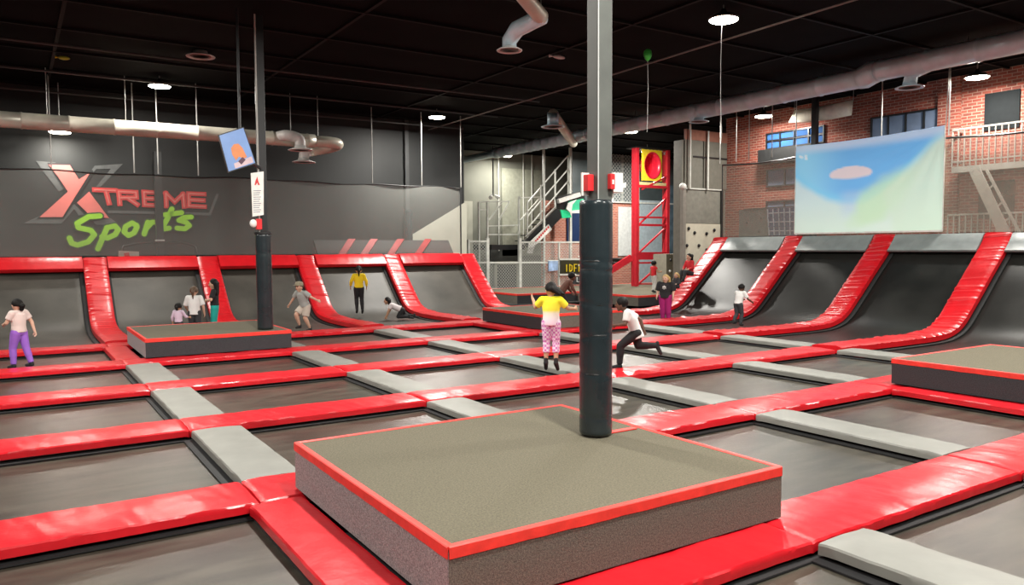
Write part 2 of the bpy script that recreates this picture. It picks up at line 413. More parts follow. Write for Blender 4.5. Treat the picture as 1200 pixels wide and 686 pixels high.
# ---------------------------------------------------------------- carpeted platforms
PH = .41
def platform(poly, h, label, faces, top=CARPT, tr=.068):
    n = len(poly); cx = sum(p[0] for p in poly)/n; cy = sum(p[1] for p in poly)/n
    t = thing('platform', (cx,cy,0), label, 'platform')
    part('top_carpet', top, t, lambda b: b.hexa([(x,y,h-.03) for x,y in poly], [(x,y,h) for x,y in poly]))
    for k in range(n):
        a = Vector(poly[k]+(0,)); c = Vector(poly[(k+1)%n]+(0,)); d = (c-a).normalized(); nn = Vector((d.y,-d.x,0))
        part('side_panel', faces[k], t, lambda b: b.hexa([p+Vector((0,0,.024)) for p in (a-nn*.03, c-nn*.03, c+nn*.004, a+nn*.004)], [p+Vector((0,0,h-.031)) for p in (a-nn*.03, c-nn*.03, c+nn*.004, a+nn*.004)]))
        # folded red binding over the edge
        def tb(b):
            N = max(4, int((c-a).length*9)); rings = []
            for i in range(N+1):
                p = a+(c-a)*(i/N); wv = .006*noise.noise((i*.7,k,h*5))
                prof = [(-tr*.62,h+.002),(-tr*.62+.004,h+.005),(.004,h+.007),(.011,h+.001),(.012+wv*.4,h-.03),(.011,h-tr+wv),(.004,h-tr+wv),(.003,h-.012),(-tr*.6,h-.004)]
                rings.append([p+nn*u+Vector((0,0,z)) for u, z in prof])
            b.rings(rings)
        part('edge_trim', REDT, t, tb, smooth=True, sharp=35)
    return t
def rect(x0,x1,y0,y1): return [(x0,y0),(x1,y0),(x1,y1),(x0,y1)]
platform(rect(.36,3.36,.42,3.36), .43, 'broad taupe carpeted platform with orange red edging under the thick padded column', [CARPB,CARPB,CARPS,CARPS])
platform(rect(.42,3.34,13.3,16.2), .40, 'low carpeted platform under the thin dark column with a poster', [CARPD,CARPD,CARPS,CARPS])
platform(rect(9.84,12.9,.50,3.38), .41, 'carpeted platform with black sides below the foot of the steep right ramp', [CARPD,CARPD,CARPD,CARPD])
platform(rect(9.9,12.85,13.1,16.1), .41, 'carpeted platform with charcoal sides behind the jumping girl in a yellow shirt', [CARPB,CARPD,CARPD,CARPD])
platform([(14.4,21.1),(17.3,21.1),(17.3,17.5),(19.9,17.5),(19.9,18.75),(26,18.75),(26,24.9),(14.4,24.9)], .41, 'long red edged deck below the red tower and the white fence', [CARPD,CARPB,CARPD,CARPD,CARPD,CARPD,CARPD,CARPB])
part_o = MB().bar((2.95,2.05,.4375),(3.27,2.05,.4375),.07,.008).build('tape_strip', REDT)
tag(part_o, 'short red tape strip on the carpet beside the padded column', 'tape')

# ---------------------------------------------------------------- sloped mats
RP = bez([(12.95,0),(15.6,-.01),(16.8,.0),(17.45,.07),(17.95,.26),(18.5,.72),(19.3,1.46),(20.02,2.12),(20.32,2.50)], 7)
BP = bez([(16.76,0),(18.6,-.01),(19.6,.0),(20.45,.07),(20.95,.25),(21.5,.72),(22.1,1.28),(22.5,1.66),(22.72,1.93)], 7)
def along(prof, axis, u0, u1, dz0, dz1, amp=0, seed=0, nu=6, t0=0., t1=1., wr=0, sag=0):
    """closed sheet swept over a ramp profile; u runs across it"""
    n = len(prof); P = [Vector((p[0], p[1])) for p in prof][int(t0*(n-1)):int(t1*(n-1))+1]
    b = MB(); rings = []; L = 0
    for i, p in enumerate(P):
        d = (P[min(i+1,len(P)-1)]-P[max(i-1,0)]).normalized(); nn = Vector((-d.y, d.x))
        if i: L += (p-P[i-1]).length
        ring = []
        for k in range(nu+1):
            u = u0+(u1-u0)*k/nu; e = .80 if k in (0,nu) else 1
            hh = dz1*e+(dz0)*(1-e)
            hh += amp*noise.noise((L*3.1,u*1.3,seed)) + wr*max(0, noise.noise((L*11+u*1.5,u*.8,seed+5)))
            s_ = p+nn*(hh-sag*math.sin(math.pi*k/nu)); ring.append((u,s_))
        for k in range(nu,-1,-1):
            u = u0+(u1-u0)*k/nu; s_ = p+nn*dz0; ring.append((u,s_))
        rings.append([(q_.x,u,q_.y) if axis == 'x' else (u,q_.x,q_.y) for u,q_ in ring])
    return b.rings(rings)
def fine(prof, m=5):
    out = []
    for a, c in zip(prof, prof[1:]):
        for i in range(m): out.append(a+(c-a)*(i/m))
    return out+[prof[-1]]
RPf, BPf = fine(RP), fine(BP)
fr_ = .90
# right ramp (rises towards the brick wall): bays between the red strips
RB = 'steep sloped trampoline mat curving up to the grey padded top, on the brick wall side'
RLAB = {4:'steep mat at the end of its row, beside the seated girl in red',3:'steep mat under the cargo net end of the hanging sheet',2:'steep darkly shaded mat under the fire escape end of the hanging sheet',1:'steep darkly shaded mat below the fire escape balcony'}
for j in range(-1, 5):
    t = thing('ramp_trampoline', (16.8, j*S+1.9, -.1), RLAB.get(j, RB), 'trampoline', 'sloped mats on the brick wall side')
    along(RP, 'x', j*S+.30, j*S+S+.12, -.16, -.145, nu=8, t1=.88, sag=.03).build('ramp_mat', RAMPR, t, smooth=True)
    along(RP, 'x', j*S+.58, j*S+.75, -.14, -.125, nu=2, t1=.88).build('edge_webbing', STRAP, t, smooth=True)
    along(RP, 'x', j*S+S-.12, j*S+S+.06, -.14, -.125, nu=2, t1=.88).build('edge_webbing', STRAP, t, smooth=True)
    def tp(b):
        y0, y1 = j*S+.695, j*S+S-.015
        N = 40; rings = []
        for i in range(N+1):
            y = y0+(y1-y0)*i/N; k = .012*noise.noise((y*6,j*3.1,0)); a = .0
            pr = [(19.88,2.02),(19.86,2.06),(19.92,2.10),(20.08,2.27+k),(20.26,2.49+k),(20.34,2.52),(20.5,2.52),(20.5,2.44),(20.3,2.40),(20.02,2.06),(19.95,1.99)]
            rings.append([(x,y,z) for x,z in pr])
        b.rings(rings)
    tpo = MB(); tp(tpo); o = tpo.build('ramp_top_pad', GREYT, None, smooth=True, sharp=38)
    tag(o, {4:'grey padded ramp top beside the white climbing board',3:'grey padded ramp top under the cargo net',2:'grey padded ramp top under the fire escape half of the hanging sheet',1:'grey padded ramp top below the fire escape balcony'}.get(j,'grey padded ramp top beyond the fire escape balcony'), 'pad', 'grey top pads on the brick wall side')
for j in range(0, 6):
    o = along(RPf, 'x', j*S, j*S+.68, -.10, .045, .006, j+2, 8, wr=.05).build('ramp_strip_pad', REDS, None, smooth=True, sharp=38)
    tag(o, {5:'tall red strip pad with the girl in red sitting on it',4:'tall red strip pad the boy in white leans on',3:'tall red strip pad rising to the middle of the hanging sheet',2:'tall red strip pad rising to the fire escape stair'}.get(j,'tall wrinkled red strip pad climbing beyond the fire escape'+(' balcony' if j else '')) , 'pad', 'red strips on the brick wall side')
# back ramp (rises towards the logo wall)
for i in range(-2, 4):
    t = thing('ramp_trampoline', (i*S+1.9, 19, -.1), {-1:'sloped mat below the big letter X of the logo',0:'sloped mat behind the girl in the long white t-shirt',1:'sloped mat behind the slim column and the boy in a cap',2:'sloped mat carrying the girl in the yellow sweater',3:'sloped mat at the free end of the ramp by the white fence'}.get(i,'sloped mat beyond the big letter X of the logo'), 'trampoline', 'sloped mats below the logo wall')
    along(BP, 'y', i*S+.34, i*S+S+.10, -.16, -.145, nu=8, t1=.9, sag=.03).build('ramp_mat', RAMPM, t, smooth=True)
    along(BP, 'y', i*S+.54, i*S+.70, -.14, -.125, nu=2, t1=.9).build('edge_webbing', STRAP, t, smooth=True)
    along(BP, 'y', i*S+S-.12, i*S+S+.06, -.14, -.125, nu=2, t1=.9).build('edge_webbing', STRAP, t, smooth=True)
    def tp(b):
        x0, x1 = i*S+.645, i*S+S-.015
        N = 36; rings = []
        for a in range(N+1):
            x = x0+(x1-x0)*a/N; k = .014*noise.noise((x*7,i*3.1,2)); g = .012*noise.noise((x*1.5,4,i))
            pr = [(22.36,1.60),(22.34,1.64),(22.38,1.68),(22.52,1.82+k),(22.66,1.95+k+g),(22.74,1.98+g),(22.95,1.98+g),(22.95,1.90),(22.78,1.86),(22.5,1.60),(22.42,1.54)]
            rings.append([(x,y,z) for y,z in pr])
        b.rings(rings)
    o = MB(); tp(o); o = o.build('ramp_top_pad', REDS, None, smooth=True, sharp=50)
    tag(o, {-1:'red padded ramp top below the big letter X',0:'red padded ramp top below the green word on the wall',1:'red padded ramp top behind the slim column',2:'red padded ramp top above the girl in the yellow sweater',3:'red padded ramp top at the free end by the white fence'}.get(i,'red padded ramp top beyond the big letter X'), 'pad', 'red top pads below the logo wall')
for i in range(-1, 5):
    o = along(BPf, 'y', i*S, i*S+.63, -.10, .045, .006, i+20, 8, wr=.035).build('ramp_strip_pad', REDS, None, smooth=True, sharp=38)
    tag(o, {0:'red strip pad climbing below the logo letter S',1:'red strip pad behind the girl in teal trousers',2:'red strip pad between the boy in a cap and the yellow sweater girl',3:'red strip pad climbing behind the crawling child',4:'red strip pad at the free end of the ramp by the white fence'}.get(i,'red strip pad beyond the big letter X'), 'pad', 'red strips below the logo wall')

# bank with red strips seen through the net, behind the back ramp
t = thing('foam_bank', (8.5,24.1,1.2), 'sloped grey bank with slanted red strips behind the dark net', 'ramp')
part('base', BLACK, t, lambda b: b.box((7.6,23.3,-.35),(13.2,24.5,1.15)))
part('board', mat('bank_grey', (.03,.032,.032), .7), t, lambda b: b.prism([(7.6,23.3,1.2),(13.2,23.3,1.2),(13.2,24.4,2.5),(7.6,24.4,2.5)], (0,.12,-.1)))
for px in (398,424,455,487):
    a = at(px-8,299,y=23.6); a.z = 1.5; c = at(px+12,282,y=24.6)
    part('red_strip', mat('dull_red_vinyl', (.36,.008,.012), .5), t, lambda b: b.prism([(a.x-.18,23.5,1.46),(a.x+.12,23.5,1.46),(c.x+.12,24.36,2.50),(c.x-.18,24.36,2.50)], (0,-.05,.05)))

# ---------------------------------------------------------------- nets with their cables
def cable(pts, r): b = MB(); b.tube(pts, r, 6); return b
t = thing('safety_net', (2.0,22.95,1.95), 'dark see-through safety net hung across the wall with the logo', 'net')
def bn(b):
    n = 60; 
    top = [(-9.0+22.0*i/n, 4.49+.02*math.sin(i*.9)+.02*math.sin(i*.37)) for i in range(n+1)]
    vs = [(x,22.97+.03*math.sin(x*2),z) for x,z in top]+[(x,22.99+.01*math.sin(x*2+1),2.0) for x,z in top]
    b.add(vs, [(i,i+1,n+2+i,n+1+i) for i in range(n)])
part('mesh', NETG, t, bn, smooth=True)
part('top_cable', STEELD, t, lambda b: b.tube([(-9.0+22.0*i/60,22.97,4.50+.02*math.sin(i*.9)+.02*math.sin(i*.37)) for i in range(61)], .025, 6))
part('edge_cord', STEELD, t, lambda b: b.tube([(13.0,22.97,4.5),(13.0,22.97,1.9)], .03, 6))
t = thing('safety_net', (20.4,4,2.5), 'pale see-through safety net along the top of the steep mats before the brick wall', 'net')
def rn(b):
    n = 60; top = [(-8.5+24.9*i/n, 5.20-.10*math.sin(math.pi*((i*24.9/n) % 4.2)/4.2)) for i in range(n+1)]
    b.add([(20.42+.02*math.sin(y*3),y,z) for y,z in top]+[(20.44,y,2.545) for y,z in top], [(i,i+1,n+2+i,n+1+i) for i in range(n)])
part('mesh', NETR, t, rn, smooth=True)
part('top_cable', STEELD, t, lambda b: b.tube([(20.42,-8.5+24.9*i/60,5.21-.10*math.sin(math.pi*((i*24.9/60) % 4.2)/4.2)) for i in range(61)], .03, 6))
part('edge_cord', STEELD, t, lambda b: b.tube([(20.42,16.4,5.2),(20.42,16.4,2.5)], .025, 6))
for px in (60, 157, 185, 232, 436, 494, 540):
    x = at(px,190,y=22.97).x
    tag(cable([(x,22.97,4.55),(x+.0,22.97,CZ-.01)], .018).build('hanger_rod', ROD), 'thin bright rod from the ceiling holding the cable of the dark net', 'rod', 'rods of the dark net')
for px in (844, 863, 878, 905, 933, 1033, 1112):
    y = at(px,150,x=20.42).y
    tag(cable([(20.42,y,5.26),(20.42+.0,y,CZ-.01)], .018).build('hanger_rod', ROD), 'thin bright rod from the ceiling holding the cable of the pale net', 'rod', 'rods of the pale net')

# ---------------------------------------------------------------- columns
CX, CY = 2.800, 2.066
t = thing('padded_column', (CX,CY,.44), 'thick steel column wrapped in glossy black padding, standing on the broad platform', 'column')
def wrapg(b):
    rings = []; n = 32; z0, z1 = .445, 2.62
    N = 90
    for i in range(N+1):
        z = z0+(z1-z0)*i/N; ring = []
        for j in range(n):
            a = 2*math.pi*j/n
            # horizontal straps cut shallow sloping grooves
            g = 0
            for zz, sl in ((.62,.02),(1.02,.025),(1.38,-.03),(1.66,.03),(1.98,.02),(2.06,.02)):
                d_ = z-zz-sl*math.cos(a-2.5); g += math.exp(-(d_/.014)**2)
            r = .153+.003*noise.noise((a*1.5,z*2,1))-.007*g-(.012 if i in (0,N) else 0)
            ring.append((CX+r*math.cos(a), CY+r*math.sin(a), z))
        rings.append(ring)
    b.rings(rings)
part('padding_wrap', WRAP, t, wrapg, smooth=True)
CX, CY = CX+.027, CY-.017
part('steel_post', STEEL, t, lambda b: b.box((CX-.082,CY-.082,2.55),(CX+.082,CY+.082,CZ-.06)), bevel=.008)
part('post_edge', mat('pale_edge_paint', (.45,.47,.46), .4), t, lambda b: b.box((CX-.087,CY-.087,2.6),(CX-.078,CY-.078,CZ-.06)))
CX, CY = CX-.027, CY+.017
for zz in (1.02,1.38,1.66,1.98,2.06): part('strap', STEELD, t, lambda b: b.lathe((CX,CY,zz-.006), [(.1475,0),(.1495,.004),(.1495,.010),(.1475,.014)], 32))
CX, CY = CX+.027, CY-.017
# fittings on the column
def boxat(name, x0, x1, y0, y1, plane, dep, m, label, cat):
    k = 'xyz'.index(list(plane)[0]); a = at(x0,y0,**plane); c = at(x1,y1,**plane); d = [0,0,0]; d[k] = dep
    return tag(MB().box(a, c+Vector(d)).build(name, m, bevel=.006), label, cat)
t = thing('alarm_box', (CX-.15,CY,2.7), 'red alarm box on the side of the thick column', 'alarm')
part('cover', REDP, t, lambda b: b.box((CX-.15,CY-.02,2.70),(CX-.082,CY+.05,2.85)), bevel=.005)
part('back_plate', WHITE, t, lambda b: b.box((CX-.165,CY+.05,2.66),(CX-.082,CY+.065,2.87)))
t = thing('alarm_box', (CX+.05,CY-.1,2.7), 'red alarm box beside the white control box on the thick column', 'alarm')
part('cover', REDP, t, lambda b: b.box((CX+.025,CY-.13,2.715),(CX+.078,CY-.082,2.855)), bevel=.005)
part('lens', WHITE, t, lambda b: b.box((CX+.04,CY-.135,2.76),(CX+.06,CY-.13,2.80)))
t = thing('control_box', (CX+.15,CY-.03,2.65), 'white control box with conduit on the side of the thick column', 'box')
part('case', WHITE, t, lambda b: b.box((CX+.082,CY-.10,2.69),(CX+.20,CY+.0,2.87)), bevel=.008)
part('conduit', WHITE, t, lambda b: b.tube([(CX+.11,CY-.05,2.69),(CX+.11,CY-.05,2.60)], .013, 8))
part('tag', WHITE, t, lambda b: b.prism([(CX+.20,CY-.055,2.73),(CX+.27,CY-.055,2.745),(CX+.275,CY-.055,2.79),(CX+.205,CY-.055,2.775)], (0,.006,0)))

LX, LYc = 2.92, 13.8
t = thing('padded_column', (LX,LYc,.40), 'slim black column with a teal black padded foot on the low platform', 'column')
def wr2(b):
    n = 24; rings = []
    for i in range(41):
        z = .41+(2.52-.41)*i/40
        g = sum(math.exp(-((z-zz)/.02)**2) for zz in (1.0,1.6,2.1))
        rings.append([(LX+(.17-.006*g)*math.cos(2*math.pi*j/n), LYc+(.17-.006*g)*math.sin(2*math.pi*j/n), z) for j in range(n)])
    b.rings(rings)
part('padding_wrap', WRAP, t, wr2, smooth=True)
part('rim', STEELD, t, lambda b: b.lathe((LX,LYc,2.50), [(.16,0),(.19,.01),(.19,.05),(.10,.07)], 24))
part('steel_post', STEELD, t, lambda b: b.box((LX-.085,LYc-.085,2.5),(LX+.085,LYc+.085,CZ-.06)), bevel=.01)
part('edge_pipe', mat('pale_conduit', (.42,.42,.39), .4), t, lambda b: b.tube([(LX-.10,LYc-.10,2.5),(LX-.10,LYc-.10,CZ-.06)], .018, 8))
# sheet of rules on the slim column
PYc = LYc-.20
c4 = [at(x,y,y=PYc) for x, y in ((294,203),(309,201),(309,252),(296,254))]
t = thing('rules_sheet', (c4[3].x, PYc, c4[3].z), 'white sheet of printed rules fixed to the slim column below the screen', 'sign')
part('sheet', WHITE, t, lambda b: b.prism(c4, (0,.02,0)))
def sq(x,y): return at(x,y,y=PYc-.004)
part('printed_mark', LOGR, t, lambda b: (b.prism([sq(x,y) for x,y in ((299.5,212),(301.5,207),(302.5,212),(304.5,217),(302.5,217),(301.5,214),(299.8,217),(298.3,217))], (0,.003,0))))
def txt(b):
    for i in range(11):
        y = 223+i*2.5; b.prism([sq(x,yy) for x,yy in ((297,y+.3),(306-(i%3),y),(306-(i%3),y+.9),(297,y+1.2))], (0,.003,0))
part('printed_text', mat('grey_ink', (.25,.26,.30), .7), t, txt)
p_ = at(303,262,y=PYc+.02)
t = thing('alarm_box', (p_.x,p_.y,p_.z-.1), 'small red and white alarm below the sheet of rules on the slim column', 'alarm')
part('cover', REDP, t, lambda b: b.box((p_.x-.05,p_.y-.03,p_.z-.13),(p_.x+.07,p_.y+.06,p_.z+.10)), bevel=.01)
part('bell', WHITE, t, lambda b: b.ball((p_.x-.11,p_.y,p_.z), (.08,.05,.09)))
# hanging screen
TYp = LYc-.35
c4 = [at(x,y,y=TYp) for x, y in ((257,159),(285,150),(299,191),(268,201))]
cen = sum(c4, Vector())/4
t = thing('hanging_screen', (cen.x,TYp,c4[3].z), 'tilted screen with a blue and orange picture hanging beside the slim column', 'screen')
part('housing', STEELD, t, lambda b: b.prism([cen+(c-cen)*1.06 for c in c4], (0,.07,0)))
part('picture', mat('screen_blue', (.14,.24,.45), .3, var=.25, scale=1.2, emit=(.30,.45,.85,.20)), t, lambda b: b.prism([c+Vector((0,-.006,0)) for c in c4], (0,.005,0)))
def sc(u,v): return c4[0]*(1-u)*(1-v)+c4[1]*u*(1-v)+c4[2]*u*v+c4[3]*(1-u)*v+Vector((0,-.010,0))
part('picture_figure', mat('screen_orange', (.5,.18,.07), .3, emit=(.95,.35,.15,.2)), t, lambda b: b.prism([sc(u,v) for u,v in ((.30,.42),(.45,.34),(.62,.36),(.72,.5),(.78,.78),(.62,.80),(.5,.7),(.36,.78),(.28,.6))], (0,.003,0)))
part('picture_band', mat('screen_pale', (.5,.38,.40), .3, emit=(.9,.72,.75,.15)), t, lambda b: b.prism([sc(u,v) for u,v in ((.25,.84),(.95,.80),(.95,.97),(.25,.98))], (0,.002,0)))
part('picture_shade', mat('screen_dark', (.1,.05,.08), .3), t, lambda b: b.prism([sc(u,v) for u,v in ((.42,.82),(.62,.74),(.70,.84),(.5,.93))], (0,-.004,0)))
hp = at(281,148,y=TYp+.05)
part('hanger_pipe', STEELD, t, lambda b: b.tube([(hp.x,TYp+.05,hp.z-.1),(hp.x,TYp+.05,CZ-.05)], .03, 8))
part('arm', STEELD, t, lambda b: b.bar(c4[2]+Vector((-.05,.05,.0)), (LX-.05,LYc-.10,c4[2].z-.08), .05))

# ---------------------------------------------------------------- ducts
def ring_tube(b, pts, r, step=.9):
    """duct with raised seams every step metres"""
    P = [Vector(p) for p in pts]; L = [0]
    for a, c in zip(P, P[1:]): L.append(L[-1]+(c-a).length)
    def pos(s_):
        for i in range(len(P)-1):
            if s_ <= L[i+1]: return P[i]+(P[i+1]-P[i])*((s_-L[i])/(L[i+1]-L[i]))
        return P[-1]
    out = []; rs = []; s_ = 0
    marks = sorted(set(L))
    k = 0
    while s_ < L[-1]-.04:
        for d, rr in ((0,r),(.015,r*1.06),(.06,r*1.06),(.075,r)):
            if s_+d <= L[-1]: out.append(pos(s_+d)); rs.append(rr)
        s_ += step
    out.append(pos(L[-1])); rs.append(r)
    b.tube(out, rs, 24)
def diffuser(b, c, r, m0=0, m1=1):
    b.lathe(c, [(r*.45,.14),(r*.5,.07),(r*.8,.03),(r,0),(r*.97,-.015),(r*.86,-.008),(r*.84,.01),(r*.45,.05)], 28, m0)
    for k in (.72,.52,.32): b.lathe(c, [(r*k,-.004),(r*(k-.10),.022),(r*(k-.10),.034),(r*k,.008)], 24, m1)
    b.lathe(c, [(r*.16,-.002),(r*.12,.02),(.01,.03)], 16, m1)
DX, DZ = 18.0, 6.80
for y_, z_ in ((18.3,7.12),(21.0,7.0),(23.6,6.9)):
    tag(cable([(-9.5,y_,z_),(2,y_,z_),(13.5,y_,z_+.02)], .03).build('sprinkler_pipe', mat('dark_grey_pipe', (.03,.032,.032), .4)), 'thin dark pipe under the ceiling, running along the logo wall side', 'pipe', 'thin pipes under the ceiling')
# big duct along the brick wall side
t = thing('air_duct', (DX,8,DZ-.3), 'big silver round air duct running above the steep mats on the brick wall side', 'duct')
ystep = at(1022,95,x=DX).y
part('pipe', GALV, t, lambda b: ring_tube(b, [(DX,-8.8,DZ+.08),(DX,ystep-.05,DZ+.08)], .27, 1.25), smooth=True)
part('elbow', GALV, t, lambda b: b.tube([(DX,ystep-.15,DZ+.08),(DX,ystep,DZ+.07),(DX,ystep+.22,DZ-.01),(DX,ystep+.36,DZ-.02)], [.29,.315,.315,.285], 24), smooth=True)
yend = at(690,165,x=DX).y
part('pipe', GALV, t, lambda b: ring_tube(b, [(DX,ystep+.3,DZ-.02),(DX,yend,DZ-.02)], .265, 1.25), smooth=True)
y2 = at(583,190,x=DX).y; y3 = at(522,205,x=DX).y
part('pipe', GALV, t, lambda b: ring_tube(b, [(DX,yend,DZ-.05),(DX,y2,DZ-.05)], .25, .6), smooth=True)
part('reducer', GALV, t, lambda b: b.tube([(DX,y2-.02,DZ-.05),(DX,y2+.1,DZ-.05),(DX,y2+.5,DZ-.07),(DX,y3,DZ-.07)], [.26,.26,.17,.17], 20), smooth=True)
part('outlet', DIFF, t, lambda b: (b.tube([(DX,y3-.05,DZ-.07),(DX,y3+.12,DZ-.12),(DX,y3+.16,DZ-.3)], .15, 16), diffuser(b, (DX,y3+.16,DZ-.42), .40, 0, 0)), smooth=True)
yd = at(822,130,x=DX).y
part('outlet', [GALV,DIFFI], t, lambda b: (b.tube([(DX-.1,yd,DZ+.1),(DX-.12,yd,DZ-.28)], .17, 20), diffuser(b, (DX-.12,yd,DZ-.40), .34)), smooth=True)
yd2 = at(1066,100,x=DX+.3).y
part('outlet', [GALV,DIFFI], t, lambda b: (b.tube([(DX+.0,yd2-.7,DZ-.02),(DX+.2,yd2-.35,DZ-.04),(DX+.3,yd2-.05,DZ-.1),(DX+.3,yd2,DZ-.35)], .17, 20), diffuser(b, (DX+.3,yd2,DZ-.45), .36)), smooth=True)
# branch with a diffuser near the padded column
a = at(672,168,x=DX-.1); c = at(648,133,z=DZ+.02)
part('branch', GALVW, t, lambda b: b.tube([a, a+(c-a)*.5, c], .17, 20), smooth=True)
c2 = at(644,150,z=DZ-.35)
part('outlet', [GALV,DIFFI], t, lambda b: (b.tube([c+(c-a).normalized()*.02, c+Vector((0,0,-.02)), c+Vector((0,0,-.35))], .20, 20), diffuser(b, c+Vector((0,0,-.46)), .42)), smooth=True)
for y in (0.5, 6.5, 10.5, 14.5, 18.5, 23): part('hanger', STEELD, t, lambda b: b.tube([(DX,y,DZ+.2),(DX,y,CZ-.01)], .012, 6))
# duct along the logo wall
DY2 = 22.0; z2 = 5.78
t = thing('air_duct', (2,DY2,z2-.3), 'long round air duct with a warm sheen running over the dark net by the logo', 'duct')
xe = at(402,178,y=DY2).x
part('pipe', GALVW, t, lambda b: ring_tube(b, [(-9.5,DY2,z2-.02),(xe-1.0,DY2,z2)], .225, 1.15), smooth=True)
part('pipe', GALVW, t, lambda b: b.tube(bez([(xe-1.0,DY2,z2),(xe-.5,DY2,z2),(xe-.1,DY2+.2,z2-.02),(xe-.3,DY2+.75,z2-.1),(xe-.8,DY2+1.0,z2-.2)], 5), .19, 20), smooth=True)
xo = at(336,165,y=DY2-.3).x
part('outlet', DIFF, t, lambda b: (b.tube(bez([(xo-.2,DY2-.05,z2+.06),(xo+.0,DY2-.35,z2+.08),(xo+.35,DY2-.45,z2-.02),(xo+.4,DY2-.45,z2-.28)], 5), .17, 18), diffuser(b, (xo+.4,DY2-.45,z2-.38), .40, 0, 0)), smooth=True)
part('outlet', DIFF, t, lambda b: (b.tube(bez([(xe-.8,DY2+1.0,z2-.2),(xe-1.0,DY2+1.0,z2-.28),(xe-1.05,DY2+1.0,z2-.5)], 4), .18, 18), diffuser(b, (xe-1.05,DY2+1.0,z2-.6), .40, 0, 0)), smooth=True)
for px in (55,147,230,340,372): 
    x = at(px,130,y=DY2).x; part('hanger', ROD, t, lambda b: b.tube([(x,DY2,z2+.2),(x,DY2,CZ-.01)], .012, 6))
# bent flexible duct over the middle
d0 = at(597,59,z=6.30); el = at(634,20,z=6.75); s0 = at(598,-24,z=7.0)
s1 = s0+(s0-el)*.9; s1.z = 7.0
m_ = at(606,34,z=6.62)
t = thing('air_duct', (d0.x,d0.y,d0.z), 'short bent silver duct ending in a round diffuser below the ceiling', 'duct')
part('pipe', GALVW, t, lambda b: b.tube([s1, s0, el+(s0-el).normalized()*.12, el], .155, 20), smooth=True)
part('elbow', GALV, t, lambda b: b.tube([el+(s0-el).normalized()*.1, el, el+(m_-el)*.35, el+(m_-el)*.7, m_, (d0.x,d0.y,m_.z-.12), (d0.x,d0.y,d0.z+.08)], [.15,.165,.16,.165,.165,.155,.15], 20), smooth=True)
part('diffuser', [DIFF,DIFFI], t, lambda b: diffuser(b, d0, .27), smooth=True)
part('hanger', ROD, t, lambda b: b.tube([(el.x,el.y,el.z),(el.x,el.y,CZ-.01)], .012, 6))
q = at(235,64,z=CZ-.10)
t = thing('ceiling_vent', (q.x,q.y,CZ-.12), 'round reddish vent set flush in the black ceiling', 'vent')
part('rim', [DIFF,DIFFI], t, lambda b: diffuser(b, (q.x,q.y,CZ-.15), .36), smooth=True)
# ceiling cable, cord, balloon, bits
tag(cable([(12.1,-8.5,7.02),(12.3,6,7.0),(12.45,14,6.97),(12.6,22,6.99),(12.8,31.5,7.02)], .022).build('ceiling_cable', mat('grey_cable', (.20,.20,.19), .5)), 'long thin straight cable stretched below the ceiling', 'cable')
tag(cable([(10.9,7.9,6.90),(10.9,7.92,6.0),(10.92,7.93,5.2),(10.93,7.9,4.55),(10.90,7.9,4.35)], .007).build('lamp_cord', ROD), 'thin pale cord dangling from a ceiling lamp', 'cord')
q = at(759,64,z=6.95)
t = thing('balloon', (q.x,q.y,q.z-.15), 'green balloon stuck under the ceiling with a long string', 'balloon')
part('skin', mat('green_latex', (.05,.55,.07), .3), t, lambda b: b.lathe((q.x,q.y,q.z), [(.01,-.16),(.03,-.145),(.07,-.10),(.10,-.03),(.105,.03),(.09,.09),(.05,.125),(.005,.14)], 20), smooth=True)
part('string', ROD, t, lambda b: b.tube([(q.x,q.y,q.z-.15),(q.x+.02,q.y,q.z-.8),(q.x-.01,q.y,q.z-1.9)], .006, 5))
q = at(655,67,z=7.15)
t = thing('foil_balloon', (q.x,q.y,7.1), 'small pale foil balloon lying against the ceiling', 'balloon')
part('skin', DIFF, t, lambda b: b.ball((q.x,q.y,7.15), (.20,.06,.05)), smooth=True)
part('knot', DIFF, t, lambda b: b.tube([(q.x-.2,q.y,7.15),(q.x-.3,q.y+.02,7.15)], [.015,.04], 8))
q = at(75,68,z=7.15)
t = thing('foil_balloon', (q.x,q.y,7.1), 'small yellow green foil balloon lying against the ceiling', 'balloon')
part('skin', mat('yellow_green_foil', (.45,.55,.05), .3), t, lambda b: b.ball((q.x,q.y,7.15), (.14,.06,.05)), smooth=True)
part('knot', YEL, t, lambda b: b.tube([(q.x-.14,q.y,7.15),(q.x-.2,q.y,7.15)], [.015,.035], 8))

